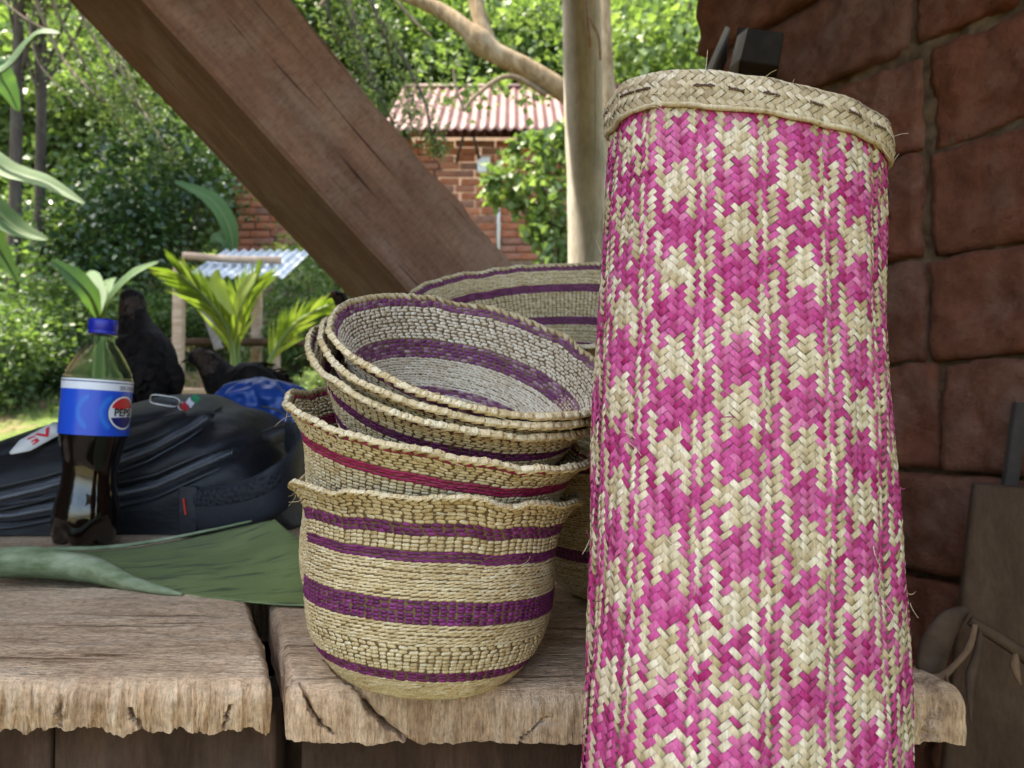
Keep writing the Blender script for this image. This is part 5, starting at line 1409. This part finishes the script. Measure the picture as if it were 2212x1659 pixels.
mb.build('fork', M['bark_or'], lt, True)
mb = MB(); mb.tube(smooth_path(limbpts([(1180, 205, -.1), (1100, 165, -.3), (1030, 205, -.4), (1003, 240, -.4)]), 20), np.linspace(.035, .015, 20), 7)
mb.tube(smooth_path(limbpts([(1003, 240, -.4), (985, 190, -.4), (980, 150, -.4)]), 10), np.linspace(.02, .008, 10), 6); mb.build('branch', M['bark'], lt, True)
rg = np.random.default_rng(66); C = []
for (a, b, sx_, sy_, n) in ((1085, 175, 26, 10, 60), (1010, 195, 35, 22, 110), (1140, 205, 30, 12, 50), (960, 130, 40, 30, 90), (1180, 50, 50, 30, 160), (1130, 10, 50, 20, 140)):
    for _ in range(n): C.append(P(a + rg.normal(0, sx_), b + rg.normal(0, sy_), d + .35 + rg.normal(0, .2)) - lo2)
V, Fq, r = leaves_np(np.array(C), .085, rg, .3, .45); tag(nobj('foliage', V, Fq, M['lf_bright'], lt, False, {'rnd': r}), kind='stuff')

# ------------------------------------------------------------------ brick house
HD = 10.0
M['hbrick'] = brickmat('house brick', [(.30, .105, .055), (.36, .125, .065), (.22, .11, .08), (.42, .16, .085)], .35)
M['hmortar'] = plain('house mortar', (.19, .135, .10), .95, .1, 0, .25, 12, .01)
hs = empty('brick_house', tuple(P(900, 700, HD))); ho = np.array(hs.location); tag(hs, 'red brick house with a rusty pink corrugated roof among the trees', 'house')
xl, xr_ = P(508, 500, HD)[0], P(1420, 500, HD)[0]; xm = P(815, 500, HD)[0]
ze = P(1000, 300, HD)[2]; zl_ = P(600, 330, HD)[2]; zg = ground_at(0, HD) - .3
mb = MB(); mb.box((xl - ho[0], 0, zg - ho[2]), (xm - ho[0] - .002, .22, zl_ - ho[2])); mb.box((xm - ho[0], 0, zg - ho[2]), (xr_ - ho[0], 2.6, ze - ho[2] + .02)); mb.build('wall', M['hmortar'], hs)
bl, bh, gap = .25, .082, .017
bm_ = MB(); bm_.box((-bl / 2, -.03, -bh / 2), (bl / 2, .03, bh / 2), None, .008); bme = npmesh('brick', np.concatenate(bm_.v), bm_.f, False); bme.materials.append(M['hbrick'])
bm_ = MB(); bm_.box((-bl / 4, -.03, -bh / 2), (bl / 4 - gap / 2, .03, bh / 2), None, .008); bme2 = npmesh('brick', np.concatenate(bm_.v), bm_.f, False); bme2.materials.append(M['hbrick'])
rg = np.random.default_rng(9); nb_ = 0; r_ = 0
z = ze - .07
lowz = P(900, 566, HD)[2]
while z > lowz:
    x = xl + (bl + gap) * (.5 if r_ % 2 else .25) + bl * .0
    if r_ % 2: pass
    while x < P(1300, 500, HD)[0]:
        px_ = CX + x / HD * F; py_ = CY - (z - EYE) / HD * F + 50
        if (x < xm and z > zl_ - .06) or (700 < px_ < 850) : x += bl + gap; continue
        o = mobj('brick', bme, None, hs); o.location = (x - ho[0] + rg.normal(0, .006), -.004 + rg.normal(0, .004), z - ho[2] + rg.normal(0, .004)); o.rotation_euler = (0, rg.normal(0, .01), 0); nb_ += 1
        x += bl + gap
    z -= bh + gap; r_ += 1
m, nt, N_, L_, b_ = newmat('rusty pink roofing'); setp(b_, .6, .4)
c = ramp(nt, noise(nt, coords(nt, (1, 1, 1)), 2.2, 7, .65), [(.3, (.07, .026, .022)), (.5, (.12, .048, .041)), (.7, (.16, .08, .070))])
c = mix(nt, ramp(nt, noise(nt, coords(nt), 9, 6, .7), [(.62, (0, 0, 0)), (.72, (.6,) * 3)]), c, (.26, .23, .23)); L_.new(c, b_.inputs['Base Color']); M['hroof'] = m
xa = np.linspace(P(835, 300, HD)[0], xr_ + .3, 420); ya = np.linspace(0, 1, 8)
A, B = np.meshgrid(xa, ya, indexing='ij')
z_ridge = P(1000, 188, HD + 1.4)[2]
Z = (ze - .03) + (z_ridge - ze + .03) * B + .018 * np.sin(A * 2 * np.pi / .125) + .01 * n1(A * 2 + B, 4)
Yr = HD - .42 + 1.85 * B
V1 = np.stack([A, Yr, Z], -1)
V2 = np.stack([A, 2 * (HD + 1.43) - Yr, Z], -1)
rf = nobj('roof', np.concatenate([V1.reshape(-1, 3), V2.reshape(-1, 3)]) - ho, [gridF(420, 8), gridF(420, 8, off=3360)[:, ::-1]], M['hroof'], hs); md = rf.modifiers.new('t', 'SOLIDIFY'); md.thickness = .006
mb = MB(); mb.tube(np.array([(xa[0], HD + 1.43, z_ridge + .01), (xa[-1], HD + 1.43, z_ridge + .01)]) - ho, .05, 8); mb.build('ridge_cap', M['hroof'], rf)
for px_ in (1000, 1024):
    mb = MB(); mb.tube(np.array([P(px_, 298, HD - .38), P(px_ + (12 if px_ > 1010 else -14), 350, HD - .05)]) - ho, .02, 6); mb.build('roof_strut', M['bark_dk'], hs)
M['white'] = plain('white enamel', (.62, .66, .68), .5, .4, 0, .05, 6)
ub = empty('utility_box', tuple(P(1045, 355, HD - .1))); tag(ub, 'small white utility box on the house wall', 'utility box')
mb = MB(); mb.box((-.085, 0, -.105), (.085, .075, .105), None, .008); bx = mb.build('case', M['white'], ub)
mb = MB(); mb.box((-.075, -.008, -.095), (.075, -.001, .095), None, .003); mb.build('door', M['white'], ub)
mb = MB(); c0 = P(1077, 368, HD - .06); c1_ = P(1077, 560, HD - .06); mb.tube(np.array([c0, c1_]), .02, 8)
tag(mb.build('conduit_pipe', M['white'], None, True), 'thin pale conduit pipe running down the house wall', 'pipe')

# ------------------------------------------------------------------ small shelter with white roofing
sh = empty('timber_shelter', tuple(P(470, 800, 6.0))); so = np.array(sh.location); tag(sh, 'small pole shelter with a white corrugated roof behind the hens', 'shelter')
def post(px, py0, py1, d, w, parent, mat='plank_lt', name='post', off=so):
    a = P(px, py1, d); b = P(px, py0, d); zb = min(b[2], ground_at(b[0], d) - .1)
    mb = MB(); mb.box((a[0] - w / 2 - off[0], d - w / 2 - off[1], zb - off[2]), (a[0] + w / 2 - off[0], d + w / 2 - off[1], a[2] - off[2]), None, .006); return mb.build(name, M[mat], parent)
post(388, 835, 568, 6.0, .075, sh); post(556, 790, 578, 6.5, .075, sh); post(598, 800, 748, 6.3, .05, sh)
M['whiteiron'] = plain('whitewashed iron', (.32, .36, .38), .55, .4, .1, .15, 5)
xa = np.linspace(P(412, 600, 5.9)[0], P(620, 600, 5.9)[0], 120); A, B = np.meshgrid(xa, np.linspace(0, 1, 6), indexing='ij')
zf = P(500, 598, 5.8)[2]; zb_ = P(500, 541, 6.6)[2]
V = np.stack([A, 5.8 + .8 * B, zf + (zb_ - zf) * B + .014 * np.sin(A * 2 * np.pi / .075)], -1).reshape(-1, 3) - so
rfo = nobj('roof_sheet', V, gridF(120, 6), M['whiteiron'], sh); md = rfo.modifiers.new('t', 'SOLIDIFY'); md.thickness = .004
mb = MB(); mb.tube(smooth_path([P(396, 552, 6.1), P(500, 560, 6.1), P(606, 562, 6.1)], 12) - so, .030, 8); mb.build('roof_pole', M['plank_lt'], sh, True)
mb = MB(); a = P(345, 738, 6.3); b = P(652, 746, 6.3); mb.box((a[0] - so[0], 6.15 - so[1], a[2] - .03 - so[2]), (b[0] - so[0], 6.4 - so[1], a[2] + .015 - so[2]), None, .006); mb.build('bench_board', M['plank_dk'], sh)
o = obox('board', P(455, 700, 6.1) - so, (.03, 0, .01), (0, .02, 0), (.07, 0, -.20), M['greywood'], sh, .004)
sp2 = obox('ground_plank', P(440, 846, 4.9), (.32, .02, .0), (0, .08, 0), (0, 0, .02), M['plank_lt'], None, .005); sp2.location.z = 0
tag(sp2, 'pale plank lying in front of the small shelter', 'plank')

# ------------------------------------------------------------------ broad leaved plants
def blade(sp_, width, n=26, m_=7, fold=.25, seed=0, torn=0.0):
    """leaf blade along a spine; width array"""
    sp_ = smooth_path(sp_, n); t = np.gradient(sp_, axis=0); t /= np.linalg.norm(t, axis=1)[:, None]
    sd2 = np.cross(t, (.10, -.80, .60)); sd2 /= np.linalg.norm(sd2, axis=1)[:, None]
    nn = np.cross(sd2, t)
    w = np.interp(np.linspace(0, 1, n), np.linspace(0, 1, len(width)), width)
    k = np.linspace(-1, 1, m_)
    V = []
    for i in range(n):
        ed = 1 + torn * n1(np.array([i * 1.7]), seed)[0]
        V.append(sp_[i] + np.outer(k * w[i] * ed, sd2[i]) + np.outer(fold * w[i] * (np.abs(k) - .3 * k * k) + .05 * w[i] * n1(k * 3 + i * .4, seed), nn[i]))
    return np.array(V).reshape(-1, 3), gridF(n, m_), sp_
def banana(name, label, d, base_px, leaves, mat, seed, stem=True, group='banana plants'):
    b = P(*base_px, d); root = empty(name, (b[0], d, ground_at(b[0], d))); off = np.array(root.location); tag(root, label, 'banana plant', group)
    if stem:
        mb = MB(); mb.tube(smooth_path([(0, 0, -.05), (b - off) * .5, b - off], 10), np.linspace(.045, .022, 10), 10); mb.build('stem', M['lf_banana'], root, True)
    for k, (px, ws, dd) in enumerate(leaves):
        sp_ = np.array([P(a, c, d + dd * i / max(1, len(px) - 1)) for i, (a, c) in enumerate(px)])
        V, fs, s2_ = blade(sp_, np.array(ws) / F * d, seed=seed + k, torn=.12, fold=.30)
        mb = MB(); mb.add(V - off, fs, .3 + .5 * ((k * 37) % 10) / 10); lfo = mb.build('leaf', M[mat], root, True)
        mb = MB(); mb.tube(s2_ - off + (0, 0, -.004), np.linspace(.012, .003, 26), 6); mb.build('midrib', M['lf_bright'], lfo, True)
    return root
banana('banana_plant', 'young banana plant with spread leaves above the bottle cap', 4.4, (216, 690),
       [([(214, 690), (195, 640), (160, 600), (112, 562)], [4, 20, 24, 3], -.25), ([(218, 690), (240, 640), (285, 595), (342, 566)], [4, 14, 18, 3], -.3), ([(216, 690), (210, 640), (200, 600), (196, 585)], [4, 22, 18, 2], .5), ([(218, 690), (226, 640), (235, 610), (250, 600)], [4, 16, 14, 3], .6)], 'lf_banana', 3)
banana('banana_plant', 'banana plant at the left edge with long leaves reaching into view', 4.0, (-120, 420),
       [([(-120, 420), (-40, 200), (20, 140), (80, 75), (128, 72)], [6, 22, 19, 16, 3], -.3), ([(-120, 420), (-60, 330), (20, 370), (100, 395), (182, 440)], [6, 24, 24, 18, 3], -.2), ([(-120, 420), (-60, 410), (30, 490), (102, 518)], [6, 30, 26, 4], .0), ([(-110, 430), (-30, 150), (10, 180), (40, 240)], [6, 28, 26, 3], .2), ([(-120, 420), (-40, 480), (0, 540), (40, 610)], [6, 26, 20, 3], .1)], 'lf_banana', 13)
banana('banana_plant', 'banana plant in front of the house corner with one ragged arching leaf', 8.0, (505, 590),
       [([(505, 560), (495, 490), (455, 430), (378, 392)], [6, 18, 20, 4], -.2), ([(505, 570), (495, 530), (470, 512), (455, 520)], [4, 14, 14, 3], .0)], 'lf_banana', 23)
# young palm
def palm(name, label, d, base_px, fronds, leaves, seed):
    b = P(*base_px, d); root = empty(name, (b[0], d, ground_at(b[0], d))); off = np.array(root.location); tag(root, label, 'palm')
    for k, (px, ll, sd_px, nlf) in enumerate(fronds):
        rg = np.random.default_rng(seed + k)
        sp_ = smooth_path([P(a, c, d + .02 * k) for a, c in px], 40); mb = MB()
        mb.tube(sp_ - off, np.linspace(.018, .004, 40), 6); fr = mb.build('frond', M['lf_bright'], root, True)
        Vs, Fsx, rs = [], [], []; o_ = 0
        for i in range(nlf):
            t_ = .22 + .78 * i / nlf; p = sp_[min(39, int(t_ * 39))]; tg_ = sp_[min(39, int(t_ * 39) + 1)] - sp_[max(0, int(t_ * 39) - 1)]; tg_ /= np.linalg.norm(tg_) + 1e-9
            for s in (-1, 1):
                sv = np.cross(tg_, (0, 1, 0)) * s; sv /= np.linalg.norm(sv) + 1e-9
                L = ll * (1 - .55 * t_) * rg.uniform(.85, 1.1); dirv = tg_ * .90 + sv * .36 + np.array((0, rg.normal(-.12, .2), -.02)); dirv /= np.linalg.norm(dirv)
                w_ = np.cross(dirv, (0, 1, .3)); w_ /= np.linalg.norm(w_); w_ = w_ * .009
                q = [p, p + dirv * L * .35 + w_, p + dirv * L + np.array((0, 0, -.10 * L)), p + dirv * L * .35 - w_]
                Vs += q; Fsx += [[o_, o_ + 1, o_ + 2], [o_, o_ + 2, o_ + 3]]; o_ += 4; rs += [rg.uniform(.3, 1)] * 4
        tag(nobj('leaflets', np.array(Vs) - off, np.array(Fsx), M['lf_palm'], fr, False, {'rnd': rs}), kind='stuff')
    for k, (px, ws) in enumerate(leaves):
        V, fs, s2_ = blade([P(a, c, d - .1) for a, c in px], np.array(ws) / F * d, seed=seed + 50 + k, fold=.2); mb = MB(); mb.add(V - off, fs, .9); mb.build('leaf', M['lf_palm'], root, True)
    return root
M['lf_palm'] = leafmat('palm leaflets', (.09, .16, .02), (.19, .28, .04), (.33, .40, .11), .45)
palm('young_palm', 'young coconut palm with yellow green fronds in front of the shelter', 3.9, (508, 800),
     [([(508, 830), (495, 720), (445, 645), (385, 590)], .36, 0, 54), ([(512, 830), (515, 710), (530, 650), (556, 605)], .30, 0, 48)],
     [([(505, 680), (480, 640), (468, 610), (470, 582)], [3, 13, 16, 3]), ([(510, 680), (520, 640), (540, 605), (552, 590)], [3, 12, 14, 3])], 4)
palm('young_palm', 'smaller palm with one arching frond beside the tilted baskets', 3.9, (560, 820),
     [([(562, 830), (600, 750), (650, 690), (720, 655)], .26, 0, 26)], [], 14)

# ------------------------------------------------------------------ ground cover
rg = np.random.default_rng(77); n = 26000
X = rg.uniform(-7, 5, n); Y = 2.2 + 9 * rg.random(n) ** 1.3
msk = fbm(np.stack([X * .9, Y * .9, 0 * X], -1), 31, 3) > -.02; X, Y = X[msk], Y[msk]
C = np.stack([X, Y, gz(X, Y)], 1)
V, Fq, r = leaves_np(C, .07, rg, -1.6, .10, None, .8)
tag(nobj('grass', V, Fq, M['lf_bright'], None, False, {'rnd': r}), 'short sunlit grass on the slope behind the bench', 'grass', None, 'stuff')
rg = np.random.default_rng(78); n = 42000
X = rg.uniform(-26, 22, n); Y = 11.8 + 26 * rg.random(n) ** 1.2
C = np.stack([X, Y, gz(X, Y) + rg.random(n) ** 2 * 1.1], 1)
V, Fq, r = leaves_np(C, .30, rg, -.1, .45)
tag(nobj('undergrowth', V, Fq, M['lf_mid'], None, False, {'rnd': r}), 'dense undergrowth covering the wooded hillside', 'undergrowth', None, 'stuff')
